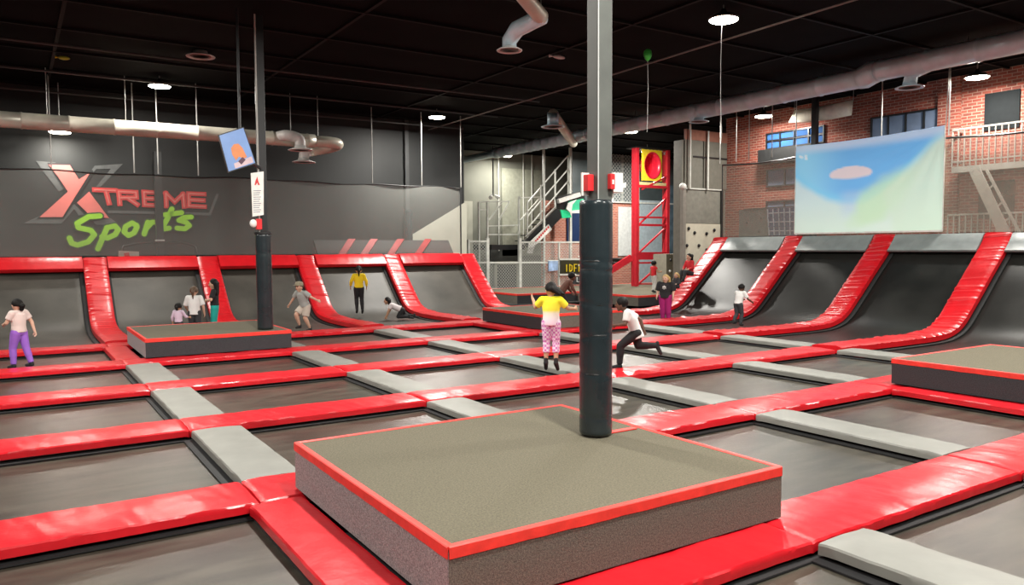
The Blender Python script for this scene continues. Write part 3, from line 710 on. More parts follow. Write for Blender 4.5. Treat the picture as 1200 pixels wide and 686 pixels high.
# ---------------------------------------------------------------- brick wall side: print, banner, balcony
WX = XW-.01
def wpt(px, py, d=0): return at(px, py, x=WX-d)
def wbox(px0, px1, z0, z1, d0, d1, b):
    y0 = wpt(px0,200).y; y1 = wpt(px1,200).y
    b.box((WX-d0,y0,z0),(WX-d1,y1,z1))
def wz(px,py): return wpt(px,py).z
def window(px0, px1, ztop, zbot, nx, nz, pane, label, n_):
    y0, y1 = sorted((wpt(px0,200).y, wpt(px1,200).y))
    t = thing('window_%d' % n_, (WX,(y0+y1)/2,zbot), label, None); t['kind'] = 'structure'
    f = .05
    def fr(b):
        b.box((WX-.07,y0,zbot),(WX,y1,zbot+f)); b.box((WX-.07,y0,ztop-f),(WX,y1,ztop))
        for i in range(nx+1):
            y = y0+(y1-y0-f)*i/nx; b.box((WX-.065,y,zbot+f),(WX,y+f,ztop-f))
        for k in range(1,nz):
            z = zbot+(ztop-zbot)*k/nz; b.box((WX-.06,y0,z-f/2),(WX,y1,z+f/2))
    part('frame', STEELD, t, fr)
    for i in range(nx):
        for k in range(nz):
            ya = y0+f+(y1-y0-f)*i/nx+.004; yb = y0+(y1-y0-f)*(i+1)/nx-.004
            za = zbot+(ztop-zbot)*k/nz+f; zb = zbot+(ztop-zbot)*(k+1)/nz-f
            part('pane', pane, t, lambda b: b.box((WX-.02,ya,za),(WX-.005,yb,zb)))
    return t
window(966, 898, wz(930,152), wz(930,172), 4, 2, PANEB, 'blue window with dark bars beside the black post', 1)
window(1105, 1020, wz(1062,132), wz(1062,152)-.25, 4, 1, PANEG, 'row of four grey blue panes above the hanging sheet', 2)
window(966, 899, wz(930,196), wz(930,214)-.1, 3, 1, PANEG, 'grey window behind the pale net', 3)
window(966, 899, wz(930,234), wz(930,234)-1.1, 3, 1, PANEG, 'low grey window behind the cargo net', 4)
t = MB(); wbox(966, 897, wz(930,190), wz(930,173), .45, .0, t)
tag(t.build('awning', BLACK), 'black awning below the blue window', 'awning')
b = MB(); wbox(1193,1152,wz(1170,152),wz(1170,108),.03,0,b); d_ = b.build('door_1', DARKW); struct(d_, 'upper dark doorway on the balcony')
b = MB(); wbox(1190,1148,wz(1168,256),wz(1168,212),.03,0,b); d_ = b.build('door_2', DARKW); struct(d_, 'lower dark doorway behind the fire escape stair')
# balcony
ya, yb = wpt(1128,190).y, wpt(1330,190).y
zb0 = wz(1165,190); zt0 = wz(1165,150)
t = thing('balcony', (WX-.5,(ya+yb)/2,zb0), 'pale grey fire escape balcony with upright bars on the brick wall', 'balcony')
part('slab', LGREY, t, lambda b: b.box((WX-.62,yb,zb0-.28),(WX-.02,ya,zb0-.10)))
part('top_rail', LGREY, t, lambda b: b.bar((WX-.6,yb,zt0),(WX-.6,ya,zt0),.05))
part('bottom_rail', LGREY, t, lambda b: b.bar((WX-.6,yb,zb0+.05),(WX-.6,ya,zb0+.05),.04))
part('side_rail', LGREY, t, lambda b: (b.bar((WX-.6,ya,zt0),(WX-.05,ya,zt0),.05), b.bar((WX-.6,ya,zb0+.05),(WX-.05,ya,zb0+.05),.04)))
nb = int((ya-yb)/.17)
for i in range(nb+1):
    y = ya-(ya-yb)*i/nb; part('baluster', LGREY, t, lambda b: b.bar((WX-.6,y,zb0-.1),(WX-.6,y,zt0),.032))
# stair of the fire escape
t = thing('fire_escape_stair', (WX-.3,6.6,2.4), 'pale steel stair slanting down from the fire escape balcony', 'stair')
a1, c1 = wpt(1142,199,.85), wpt(1178,275,.85); a2, c2 = wpt(1156,199,.75), wpt(1196,275,.75)
part('stringer', LGREY, t, lambda b: b.bar(a1, c1, .05, .30))
part('handrail', LGREY, t, lambda b: b.bar(a2, c2, .05, .07))
part('post', LGREY, t, lambda b: b.bar(a2, a2+(a1-a2)*.9, .04))
for k in (.35,.62,.85): part('tread', LGREY, t, lambda b: b.bar(a1+(c1-a1)*k, a2+(c2-a2)*(k-.12), .05))
# lower railing
t = thing('railing', (WX-.55,6,2.4), 'pale grey railing with upright bars at the foot of the fire escape', 'railing')
zr1, zr0 = wz(1165,251), wz(1165,251)-1.4
part('top_rail', LGREY, t, lambda b: b.bar((WX-.55,yb,zr1),(WX-.55,ya+.1,zr1),.05))
for i in range(nb+1):
    y = ya+.1-(ya-yb)*i/nb; part('baluster', LGREY, t, lambda b: b.bar((WX-.55,y,zr0),(WX-.55,y,zr1),.032))
part('bottom_rail', LGREY, t, lambda b: b.bar((WX-.55,yb,zr0+.05),(WX-.55,ya+.1,zr0+.05),.05))
part('post', LGREY, t, lambda b: b.bar((WX-.55,yb+.5,-.35),(WX-.55,yb+.5,zr0),.06)); part('post', LGREY, t, lambda b: b.bar((WX-.55,ya-.3,-.35),(WX-.55,ya-.3,zr0),.06))
# pilaster
b = MB(); yp = wpt(1116,150).y; b.box((WX-.12,yp-.25,-.35),(WX+.005,yp+.4,CZ-.02)); struct(b.build('trim_1', BRICK), 'shallow brick pier')
# cargo net and grey board at the foot of the wall
t = thing('cargo_net', (WX-.9,14.3,2.3), 'blue and white webbing cargo net beside the hanging sheet', 'net')
ca = [at(x,y,x=WX-.9) for x,y in ((900,245),(933,243),(933,276),(902,276))]
WEB = mat('pale_webbing', (.42,.46,.55), .7); WEBB = mat('blue_webbing', (.05,.09,.20), .7)
def cg(u,v): return ca[0]*(1-u)*(1-v)+ca[1]*u*(1-v)+ca[2]*u*v+ca[3]*(1-u)*v
for i in range(6): part('webbing_strap', WEB, t, lambda b: b.bar(cg(i/5,0),cg(i/5,1),.03,.09,up=(1,0,0)))
for i in range(7): part('webbing_strap', WEB if i%2 else WEBB, t, lambda b: b.bar(cg(0,i/6),cg(1,i/6),.03,.09,up=(1,0,0)))
part('backing', WEBB, t, lambda b: b.prism([cg(0,0),cg(1,0),cg(1,1),cg(0,1)], (.06,0,0)))
for u in (0,1): part('leg', STEELD, t, lambda b: b.bar(cg(u,1), (cg(u,1).x,cg(u,1).y,-.35), .06))
part('top_bar', STEELD, t, lambda b: b.bar(cg(-.9,-.02),cg(1,-.02),.07))
ga = [at(x,y,x=WX-.7) for x,y in ((866,246),(898,245),(901,276),(866,278))]
for p in ga[2:]: p.z = 1.9
t = thing('climbing_board', (WX-.7,15.7,1.9), 'dark grey board with bolt holes beside the cargo net', 'board')
part('board', mat('board_grey', (.085,.09,.088), .7), t, lambda b: b.prism(ga, (.1,0,0)))
for u,v in ((.3,.3),(.7,.5),(.45,.75),(.8,.2)):
    pp = ga[0]*(1-u)*(1-v)+ga[1]*u*(1-v)+ga[2]*u*v+ga[3]*(1-u)*v; part('bolt', HOLDM, t, lambda b: b.ball(pp, .035, 8, 6))
part('leg', STEELD, t, lambda b: b.bar((WX-.62,ga[0].y-.2,-.35),(WX-.62,ga[0].y-.2,1.95),.08))
# black post and white tarp
yk = at(955,150,x=21.2).y
t = thing('black_post', (21.2,yk,-.35), 'black upright post before the blue window', 'post')
part('shaft', STEELD, t, lambda b: b.box((21.12,yk-.09,-.35),(21.28,yk+.09,CZ-.02))); part('foot_plate', STEELD, t, lambda b: b.box((21.0,yk-.2,-.35),(21.4,yk+.2,-.32)))
tp_ = [(924,143),(931,130),(962,124),(1000,118),(998,136),(975,141),(950,144)]
tpp = [at(x,y,x=21.7-.02*k) for k,(x,y) in enumerate(tp_)]
t = thing('white_tarp', (21.7,12.5,6.2), 'white cloth tarp bunched under the ceiling by the brick wall', 'tarp')
CL = mat('white_cloth', (.80,.78,.66), .8, bump=.3, bscale=4)
def tarp(b):
    c_ = sum(tpp, Vector())/len(tpp)
    rings = []
    for s_, dx in ((1.0,0),(.92,-.12),(.6,-.22),(.05,-.26)): rings.append([c_+(p-c_)*s_+Vector((dx,0,.03*math.sin(p.y*9))) for p in tpp])
    b.rings(rings)
part('cloth', CL, t, tarp, smooth=True)
for k in (1,3): part('tie', ROD, t, lambda b: b.tube([tpp[k], (tpp[k].x,tpp[k].y,CZ-.01)], .012, 6))

# hanging sheet; projected light painted in as vertex colour and a faint glow
BX = 20.36
y0b, y1b = at(933,200,x=BX).y, at(1107,200,x=BX).y
ztl, ztr, zbt = at(933,172,x=BX).z, at(1108,147,x=BX).z, 2.60
t = thing('hanging_sheet', (BX,(y0b+y1b)/2,zbt), 'large pale sheet with a projected blue and green picture above the steep mats', 'banner')
def sheet_mat():
    m = bpy.data.materials.new('projected_picture'); m.use_nodes = True; nt = m.node_tree; b = nt.nodes['Principled BSDF']; b.inputs['Roughness'].default_value = .8
    at_ = nt.nodes.new('ShaderNodeAttribute'); at_.attribute_name = 'Col'; nt.links.new(at_.outputs['Color'], b.inputs['Base Color'])
    nt.links.new(at_.outputs['Color'], b.inputs['Emission Color']); b.inputs['Emission Strength'].default_value = .30
    return m
def lerp(a,b,t): return tuple(a[i]*(1-t)+b[i]*t for i in range(3))
def sm(e0,e1,x): t = max(0,min(1,(x-e0)/(e1-e0))); return t*t*(3-2*t)
def pic(u,v):
    wob = .05*noise.noise((u*4,v*4,3))+.02*noise.noise((u*11,v*11,8))
    c = lerp((.54,.72,.76),(.60,.76,.68), sm(.45,1,v))                       # pale ground
    edge = .62*max(0,1-abs((u-.40)/.60)**1.7)+.08
    s_ = sm(edge+.05, edge-.06, v+wob*.6)
    sky = lerp((.16,.46,.84),(.28,.66,.90), sm(.42,.05,u)*.9); sky = lerp(sky,(.22,.62,.90),sm(edge-.16,edge-.03,v)*.8)
    c = lerp(c, sky, s_)
    c = lerp(c, (.42,.58,.78), sm(.12,.02,abs(u-.42))*sm(.5,.6,v)*sm(.9,.7,v)*.5)
    c = lerp(c, (.60,.70,.84), sm(.13,.03,v)*.7)
    g = sm(.22,.10, math.hypot((u-.62)*1.0+(v-.65)*.45,(v-.65)*.62)+wob); c = lerp(c, (.52,.76,.50), g*.75)
    g2 = sm(-.02,.06, (u-.60)-(.62-v)*.62+wob*.5)*sm(.02,.2,v)*sm(.62,.70,u+.3*(1-v)*.6-.05); c = lerp(c, (.56,.74,.60), g2*.75)
    du, dv = (u-.41)/.155, (v-.36)/.085
    cl = sm(1.0,.80, du*du+(dv if dv < 0 else dv*1.0)**2+wob)*sm(.43+.03*math.cos(du*2.2),.40+.03*math.cos(du*2.2),v+.03*(1-du*du))
    c = lerp(c, (.68,.62,.66), cl)
    for lx, ly in ((.035,.12),(.05,.13),(.08,.12),(.085,.15)): c = lerp(c, (.72,.84,.90), sm(.016,.006,math.hypot(u-lx,(v-ly)*.8)))
    return c
def sheetg():
    nu, nv = 90, 70; vs = []; fs = []; cs = []
    for a in range(nu+1):
        for k in range(nv+1):
            u, v = a/nu, k/nv
            top = ztl+(ztr-ztl)*u-.05*math.sin(math.pi*u); z = top+(zbt-top)*v; y = y0b+(y1b-y0b)*u
            rr = math.hypot(u-1,(v)*.8); th = math.atan2(v*.8, 1-u+1e-6)
            fold = .035*math.sin(th*26)*math.exp(-((rr-.35)/.35)**2)*min(1,rr*5) + .03*math.sin(12*math.hypot(u-.4,v+.1))*math.exp(-((v-.45)/.3)**2)
            vs.append((BX-.03+fold*.5+.02*noise.noise((u*5,v*5,1)), y, z)); cs.append(pic(u,v))
    for a in range(nu):
        for k in range(nv): i = a*(nv+1)+k; fs.append((i,i+nv+1,i+nv+2,i+1))
    b = MB(); b.add(vs, fs); o = b.build('cloth', sheet_mat(), t, smooth=True)
    ca_ = o.data.color_attributes.new('Col', 'FLOAT_COLOR', 'POINT')
    for i, c in enumerate(cs): ca_.data[i].color = c+(1,)
    sd = o.modifiers.new('thickness','SOLIDIFY'); sd.thickness = .006
sheetg()
part('hem', WHITE, t, lambda b: (b.bar((BX-.03,y0b,zbt),(BX-.03,y1b,zbt),.012,.05), b.bar((BX-.03,y0b,zbt),(BX-.03,y0b,ztl),.012,.04,up=(1,0,0)), b.bar((BX-.03,y1b,zbt),(BX-.03,y1b,ztr),.012,.04,up=(1,0,0))))
part('tie', ROD, t, lambda b: b.tube([(BX,y1b,ztr),(BX+.02,y1b-.05,CZ-.02)], .014, 6))

# ---------------------------------------------------------------- partition with climbing panels
PY = 18.05
xa, xb = at(800,250,y=PY).x, XW-.01
t = thing('partition', (21.2,PY+.3,-.3), 'tall taupe partition with a white climbing board at its foot, beside the brick wall', 'partition')
part('core', TAUPE, t, lambda b: b.box((xa,PY+.06,-.34),(xb,PY+.5,6.3)))
def py_(x,y): return at(x,y,y=PY)
zt = py_(830,223).z; zm = py_(830,262).z
part('lower_panel', mat('plain_taupe_panel', (.21,.205,.175), .75), t, lambda b: b.box((xa+.1,PY,zm),(py_(846,200).x,PY+.058,zt)))
part('upper_panel', TAUPE, t, lambda b: b.box((xa+.1,PY,zt+.06),(py_(823,200).x,PY+.058,py_(820,164).z)))
part('upper_panel', TAUPE, t, lambda b: b.box((py_(825,200).x,PY,zt+.06),(py_(862,200).x,PY+.058,py_(820,164).z)))
part('ledge', WHITEM, t, lambda b: b.box((xa+.05,PY-.05,zt),(py_(846,200).x,PY+.058,zt+.05)))
part('edge_post', LGREY, t, lambda b: b.box((xa-.06,PY-.08,1.2),(xa+.1,PY+.07,zt+.1)))
part('head_band', mat('terracotta_band', (.30,.13,.09), .8), t, lambda b: b.box((xa+.1,PY-.02,py_(820,165).z),(py_(862,200).x,PY+.058,py_(820,153).z)))
part('dark_post', STEELD, t, lambda b: b.box((py_(844,200).x,PY-.1,1.6),(py_(846,200).x,PY-.02,zt)))
part('joint_bar', STEELD, t, lambda b: b.box((py_(812,200).x,PY-.03,py_(830,185).z-.03),(py_(862,200).x,PY,py_(830,185).z+.03)))
for px in (806,827): part('pipe', WHITEM, t, lambda b: b.tube([(py_(px,200).x,PY-.12,zt),(py_(px,200).x,PY-.12,6.7 if px > 810 else 6.9)], .04, 8))
part('bulb', WHITE, t, lambda b: b.ball((py_(797,219).x,PY-.15,zt+.08), (.16,.12,.13)))
x0, x1 = py_(801,290).x, py_(846,290).x
cb_ = part('climbing_board', WOODW, t, lambda b: b.box((x0,PY-.03,-.33),(x1,PY+.058,zm-.02)))
for px, py in ((813,273),(827,274),(836,270),(804,288),(818,288),(827,293),(810,300),(806,268)):
    c = py_(px,py); c.y = PY-.05; part('hold', HOLDM, cb_, lambda b: b.ball(c, (.07,.05,.07), 8, 6))
t = thing('climbing_block', (21.3,20.4,.41), 'low tan climbing block with dark holds beside the red tower', 'block')
a = at(781,298,y=20.4); c = at(799,298,y=20.4)
part('block', mat('tan_block', (.22,.20,.155), .85, bump=.3, bscale=20), t, lambda b: b.box((a.x,20.4,.415),(c.x+.8,21.2,a.z)))
for px, py in ((786,305),(794,303),(785,318),(792,320),(797,312),(789,328)):
    h = at(px,py,y=20.38); part('hold', HOLDM if py < 318 else WHITE, t, lambda b: b.ball(h, (.06,.05,.06), 8, 6))

# ---------------------------------------------------------------- red tower with slide mouth
TY = 22.6
def tw(px,py,d=0): return at(px,py,y=TY+d)
xl, xr = tw(746,250).x, tw(782,250).x
ztop = 6.6
t = thing('play_tower', ((xl+xr)/2,TY+.8,.41), 'red steel play tower with cross braces and a red round slide mouth', 'tower')
for x in (xl,xr):
    for y in (TY,TY+.18): part('leg', REDM, t, lambda b: b.box((x-.075,y-.075,.415),(x+.075,y+.075,ztop)))
for py, th in ((300,.34),(308,.08),(264,.10),(255,.08),(219,.12)):
    z = tw(764,py).z; part('crossbar', REDM, t, lambda b: b.box((xl+.09,TY-.05,z-th/2),(xr-.09,TY+.05,z+th/2)))
for p0, p1 in (((747,334),(782,303)),((748,297),(781,266)),((748,264),(781,232)),((752,222),(781,207))):
    a = tw(*p0); c = tw(*p1); part('brace', REDM, t, lambda b: b.bar(a, c, .07))
part('crossbar', REDM, t, lambda b: b.bar(tw(747,333), tw(782,333), .06))
def mouth(b):
    c = tw(764,194); hw = (tw(776,194).x-c.x)*.90; n = 32
    sq_ = []; ci = []
    for i in range(n):
        a = 2*math.pi*i/n+math.pi/4; m = 1/max(abs(math.cos(a)),abs(math.sin(a)))
        sq_.append((c.x+hw*1.02*math.cos(a)*m, TY-.03, c.z+hw*1.22*math.sin(a)*m)); ci.append((c.x+hw*.86*math.cos(a), TY-.03, c.z+hw*1.02*math.sin(a)))
    bk = [(x,TY+.06,z) for x,y,z in sq_]; ck = [(x,TY+.06,z) for x,y,z in ci]
    b.rings([bk,sq_,ci,ck], cap=False)
part('slide_panel', YEL, t, mouth)
def tun(b):
    c = tw(764,194); hw = (tw(776,194).x-c.x)*.90; n = 28; rg = []
    for y, s_ in ((TY-.06,.90),(TY-.06,.80),(TY+.2,.76),(TY+.4,.70)): rg.append([(c.x+hw*s_*math.cos(2*math.pi*j/n), y, c.z+hw*1.18*s_*math.sin(2*math.pi*j/n)) for j in range(n)])
    b.rings(rg, cap=False); b.add(rg[-1], [tuple(range(n))])
part('slide_mouth', mat('red_slide_plastic', (.78,.02,.05), .3), t, tun, smooth=True)
part('platform_board', mat('pale_yellow_board', (.62,.52,.25), .6), t, lambda b: b.box((xl+.1,TY-.02,tw(764,221).z),(xr-.1,TY+.05,tw(764,214).z)))
part('mesh_panel', LATT, t, lambda b: b.add([(xl,TY+.1,tw(764,180).z),(xr,TY+.1,tw(764,180).z),(xr,TY+.1,ztop),(xl,TY+.1,ztop)], [(0,1,2,3)]))
part('roof_board', BLACK, t, lambda b: b.box((xl-.1,TY-.1,ztop),(xr+.1,TY+.6,ztop+.06)))
# steps at the tower
t = thing('steps', (20.8,23,.41), 'dark open steps with a red side rail climbing to the red tower', 'stair')
a = at(700,327,y=TY+.2); c = at(745,299,y=TY+.2)
c = c-Vector((.28,0,.12))
part('side_rail', REDM, t, lambda b: b.bar(a, c, .08, .30))
for k in range(5):
    q = a+(c-a)*((k+.6)/5.4); q.x -= .1
    part('tread', mat('dark_tread', (.03,.03,.03), .7), t, lambda b: b.box((q.x-.28,TY+.26,q.z+.06),(q.x+.28,TY+1.5,q.z+.12)))
    part('riser', LGREY, t, lambda b: b.box((q.x+.22,TY+.30,q.z-.10),(q.x+.27,TY+1.45,q.z+.055)))
part('support', STEELD, t, lambda b: b.box((c.x-.5,TY+1.2,.42),(c.x-.25,TY+1.45,c.z)))
for dz in (.55,.95): part('handrail', WHITEM, t, lambda b: b.bar(a+Vector((0,1.35,dz)), c+Vector((-.1,1.35,dz)), .045))
for k in (.15,.5,.9):
    q = a+(c-a)*k; part('rail_post', WHITEM, t, lambda b: b.bar(q+Vector((0,1.35,.05)), q+Vector((0,1.35,.95)), .04))

# ---------------------------------------------------------------- far brick wall dressing
FY = 28.98
def fp(x,y,d=0): return at(x,y,y=FY-d)
def fbox(x0,x1,y0,y1,d,b,d0=0): a = fp(x0,y1); c = fp(x1,y0); b.box((a.x,FY-d,a.z),(c.x,FY-d0,c.z))
b = MB(); fbox(724,744,243,300,.04,b); struct(b.build('door_3', mat('white_door', (.66,.68,.66), .5)), 'white door in the far brick wall')
b = MB(); fbox(749,781,236,332,.04,b); struct(b.build('door_4', mat('pale_blue_door', (.42,.50,.54), .4)), 'pale blue grey glazed door behind the red tower')
b = MB(); fbox(784,800,218,300,.05,b); struct(b.build('window_5', mat('blue_grey_glass', (.11,.16,.20), .25, var=.4, scale=2)), 'dark blue glass strip by the tower')
b = MB(); fbox(664,690,243,284,.04,b); struct(b.build('window_6', mat('navy_print', (.012,.03,.09), .4)), 'navy panel on the far brick wall')
# upper floor above the brick: grey glass front with wire lattice
uf = struct(MB().box((23.3,29.3,4.62),(36,29.5,CZ-.02)).build('wall_far_upper', mat('teal_grey_glass', (.10,.125,.13), .3, var=.35, scale=.8)))
part('ledge', WHITEM, uf, lambda b: b.box((23.3,28.9,4.60),(36,29.3,4.68)))
for px in (717,733,752,787): x = fp(px,190).x; part('mullion', WHITEM, uf, lambda b: b.box((x-.05,29.2,4.68),(x+.05,29.3,CZ-.02)))
part('wire_lattice', LATT, uf, lambda b: b.add([(fp(718,190).x,29.12,4.7),(fp(746,190).x,29.12,4.7),(fp(746,190).x,29.12,CZ-.05),(fp(718,190).x,29.12,CZ-.05)], [(0,1,2,3)]))
# stair up the far wall
SY = 28.4
def sp_(x,y): return at(x,y,y=SY)
t = thing('far_stair', (21.5,SY,0), 'steel stair with a black stringer and railings climbing along the far wall', 'stair')
part('stringer', STEELD, t, lambda b: b.bar(sp_(617,288), sp_(672,232), .12, .55))
part('stringer_cap', LGREY, t, lambda b: b.bar(sp_(616,278), sp_(670,224), .14, .06))
for k in range(9):
    q = sp_(617,286).lerp(sp_(672,230), (k+.5)/9); part('tread', STEELD, t, lambda b: b.box((q.x-.2,SY+.08,q.z),(q.x+.2,SY+1.0,q.z+.05)))
for dy in (-12,-26,-42): part('rail', WHITEM, t, lambda b: b.bar(sp_(618,280+dy), sp_(666,228+dy-4), .05))
for k, h in ((0,44),(.33,46),(.68,46),(1,46)):
    x = 618+48*k; y = 280-52*k; part('rail_post', WHITEM, t, lambda b: b.bar(sp_(x,y), sp_(x,y-h), .06))
part('tall_post', WHITEM, t, lambda b: b.bar((sp_(636,250).x,SY-.1,-.34), (sp_(636,250).x,SY-.1,CZ-.02), .10)); part('tall_post', WHITEM, t, lambda b: b.bar((sp_(667,250).x,SY-.1,-.34), (sp_(667,250).x,SY-.1,CZ-.02), .12))
# arrow sign on the stringer
AY = SY-.32
t = thing('arrow_sign', (20.5,AY,2), 'white slanted arrow sign with red letters below the far stair', 'sign')
ap = [at(x,y,y=AY) for x,y in ((643,263),(647,269),(627,288),(624,297),(618,297),(620,285))]
part('board', WHITE, t, lambda b: b.prism(ap, (0,.05,0)))
for x,y in ((640,268),(628,281)): part('bracket', STEELD, t, lambda b: b.bar(at(x,y,y=AY+.05), at(x,y,y=AY+.05)+Vector((0,.22,0)), .06))
for k in range(8):
    cx, cy = 628+2.1*k, 283-2.3*k
    part('letter', LOGR, t, lambda b: b.prism([at(cx+dx,cy+dy,y=AY-.005) for dx,dy in ((-1.5,-.4),(.1,-2.1),(1.3,-.3),(-.3,1.5))], (0,.003,0)))
# wall doors/panels on the cream wall
WFY = 31.98
def cw(x,y): return at(x,y,y=WFY)
def cbox(name, x0,x1,y0,y1,m,dep=.06,lab=None):
    a = cw(x0,y1); c = cw(x1,y0); o = MB().box((a.x,WFY-dep,a.z),(c.x,WFY,c.z)).build(name, m, wf); return o
cbox('pale_panel', 543,553,236,300,CREAM); cbox('pale_panel', 588,634,200,300,mat('sage_wall', (.30,.31,.245), .8)); cbox('dark_band', 574,608,290,306,mat('band_dark_grey', (.06,.065,.06), .7))  # the band is a flat strip of darker grey
b = MB(); a = cw(581,345); c = cw(604,310); b.box((a.x,WFY-.1,-.33),(c.x,WFY-.06,c.z)); d_ = b.build('door_5', mat('slate_door', (.075,.08,.075), .6)); struct(d_, 'slate grey door in the far wall')
b = MB(); a = cw(578,345); c = cw(607,306); 
b.box((a.x,WFY-.14,-.33),(cw(581,310).x,WFY,c.z)); b.box((cw(604,310).x,WFY-.14,-.33),(c.x,WFY,c.z)); b.box((a.x,WFY-.14,cw(590,310).z),(c.x,WFY,c.z))
struct(b.build('trim_2', CREAM), 'cream frame of the slate door')
for px in (583,612,622): x = cw(px,200).x; part('conduit', WHITEM, wf, lambda b: b.tube([(x,WFY-.1,2.0),(x,WFY-.1,CZ-.02)], .035, 8))
# white framed gantry before the cream wall
GY = 29.6
def gp(x,y): return at(x,y,y=GY)
t = thing('pipe_gantry', (17.5,GY,-.34), 'white pipe gantry with slanted braces before the cream far wall', 'frame')
for px, top in ((561,237),(571,236),(608,230)): part('post', WHITEM, t, lambda b: b.bar((gp(px,260).x,GY,-.34), gp(px,top), .09))
for a, c in (((561,237),(597,236)),((561,246),(571,246)),((571,265),(608,264)),((571,275),(608,275)),((597,236),(585,258)),((588,238),(573,258)),((608,232),(634,231)),((634,231),(610,258))): part('rail', WHITEM, t, lambda b: b.bar(gp(*a), gp(*c), .06))
part('deck', STEELD, t, lambda b: b.box((gp(571,290).x,GY-.4,gp(580,293).z),(gp(610,290).x,GY+1.4,gp(580,287).z)))
q = gp(578,231)
t = thing('twin_spotlight', (q.x,GY,q.z), 'pair of small white emergency spotlights hanging above the gantry', 'lamp')
for dx in (-.16,.16): part('head', WHITE, t, lambda b: b.tube([(q.x+dx*.6,GY,q.z+.08),(q.x+dx*1.6,GY-.16,q.z-.05)], [.06,.11], 12))
part('pipe', STEELD, t, lambda b: b.tube([(q.x,GY,q.z+.03),(q.x,GY,CZ-.01)], .035, 8))
# chain link fence
NY = 27.6
def np_(x,y): return at(x,y,y=NY)
t = thing('chain_link_fence', (19,NY,-.34), 'white framed chain link fence along the far deck', 'fence')
for px, top, wd in ((549,281,.10),(571,279,.14),(609,279,.14),(655,283,.08),(692,283,.10)): part('post', WHITEM, t, lambda b: b.bar((np_(px,300).x,NY,-.34), np_(px,top), wd))
for a, c in (((549,283),(571,283)),((610,284),(692,284)),((545,308),(692,308)),((545,339),(692,339))): part('rail', WHITEM, t, lambda b: b.bar(np_(*a), np_(*c), .08))
for x0, x1 in ((549,571),(610,655),(655,692)): part('wire_mesh', CHAIN, t, lambda b: b.add([np_(x0,284),np_(x1,284),np_(x1,340),np_(x0,340)], [(0,1,2,3)]))
part('wire_mesh', CHAIN, t, lambda b: b.add([np_(571,308),np_(610,308),np_(610,340),np_(571,340)], [(0,1,2,3)]))
# signs by the fence
EY = NY-.12
def ep(x,y,d=0): return at(x,y,y=EY-d)
t = thing('yellow_letter_sign', (22.4,EY,1.0), 'dark framed sign with yellow letters on the far fence behind the thick column', 'sign')
part('board', mat('olive_black_board', (.03,.028,.012), .5), t, lambda b: b.prism([ep(657,305),ep(694,305),ep(694,321),ep(657,321)], (0,.06,0)))
for y0, y1 in ((303,305),(321,323)): part('frame', WHITEM, t, lambda b: b.prism([ep(656,y0),ep(695,y0),ep(695,y1),ep(656,y1)], (0,.07,0)))
def glyph(segs, x, w_=5.2, y0=310, h=8.5):
    b = MB()
    for (x0,y0_),(x1,y1_) in segs: b.bar(ep(x+x0*w_,y0+y0_*h,.02), ep(x+x1*w_,y0+y1_*h,.02), .03, .075, up=(0,1,0))
    return b
GL = {'I':[((.5,0),(.5,1))],'D':[((.1,0),(.1,1)),((.1,0),(.7,.2)),((.7,.2),(.7,.8)),((.7,.8),(.1,1))],'F':[((.1,0),(.1,1)),((.1,0),(.8,0)),((.1,.5),(.6,.5))],
      'E':[((.1,0),(.1,1)),((.1,0),(.8,0)),((.1,.5),(.7,.5)),((.1,1),(.8,1))],'N':[((.1,1),(.1,0)),((.1,0),(.8,1)),((.8,1),(.8,0))],'T':[((.0,0),(1,0)),((.5,0),(.5,1))],'U':[((.1,0),(.1,1)),((.1,1),(.8,1)),((.8,1),(.8,0))]}
for k, ch in enumerate('IDFENT'): glyph(GL[ch], 661.5+5.4*k, 4.6).build('letter', YEL, t)
t = thing('blue_picture_board', (21.5,EY,1.1), 'small pale blue picture board on the far fence', 'sign')
part('board', mat('pale_blue_print', (.30,.42,.62), .5, var=.5, scale=3), t, lambda b: b.prism([ep(643,306),ep(654,306),ep(654,317),ep(643,318)], (0,.05,0)))
part('border', WHITE, t, lambda b: b.prism([ep(642.3,305),ep(655,305),ep(655,306),ep(642.3,306)], (0,.055,0)))
t = thing('white_letter_board', (22.7,EY,.6), 'dark board with a white letter below the yellow lettered sign', 'sign')
part('board', CARPD, t, lambda b: b.prism([ep(672,324),ep(694,324),ep(694,333),ep(672,333)], (0,.05,0)))
glyph(GL['U'], 675.5, 5, 325, 5.5).build('letter', WHITE, t)
# green and white hanging promotion
HY = 26.9
def hp_(x,y,d=0): return at(x,y,y=HY-d)
t = thing('green_hanging_sign', (21.3,HY,3.9), 'green white and black sculpted sign hanging behind the thick column', 'sign')
part('black_panel', STEELD, t, lambda b: b.prism([hp_(654,231),hp_(684,224),hp_(686,236),hp_(672,246),hp_(656,245)], (0,.25,0)))
part('white_bar', WHITE, t, lambda b: b.bar(hp_(654,236,.1), hp_(679,228,.1), .2, .2))
part('green_body', mat('mint_green_plastic', (.05,.55,.30), .4), t, lambda b: b.prism([hp_(x,y,.12) for x,y in ((668,236),(684,233),(686,243),(682,250),(671,249),(664,246))], (0,.2,0)))
part('white_face', WHITE, t, lambda b: b.prism([hp_(x,y,.2) for x,y in ((666,238),(676,234),(671,240),(670,247),(680,246),(682,250),(669,250),(664,245))], (0,.06,0)))
part('green_plate', mat('bright_green_plastic', (.02,.60,.26), .4), t, lambda b: b.prism([hp_(x,y,.15) for x,y in ((657,246),(667,247),(670,255),(659,256))], (0,.06,0)))
part('hanger', ROD, t, lambda b: b.tube([hp_(670,228), Vector((hp_(670,228).x,HY,CZ-.01))], .02, 6))
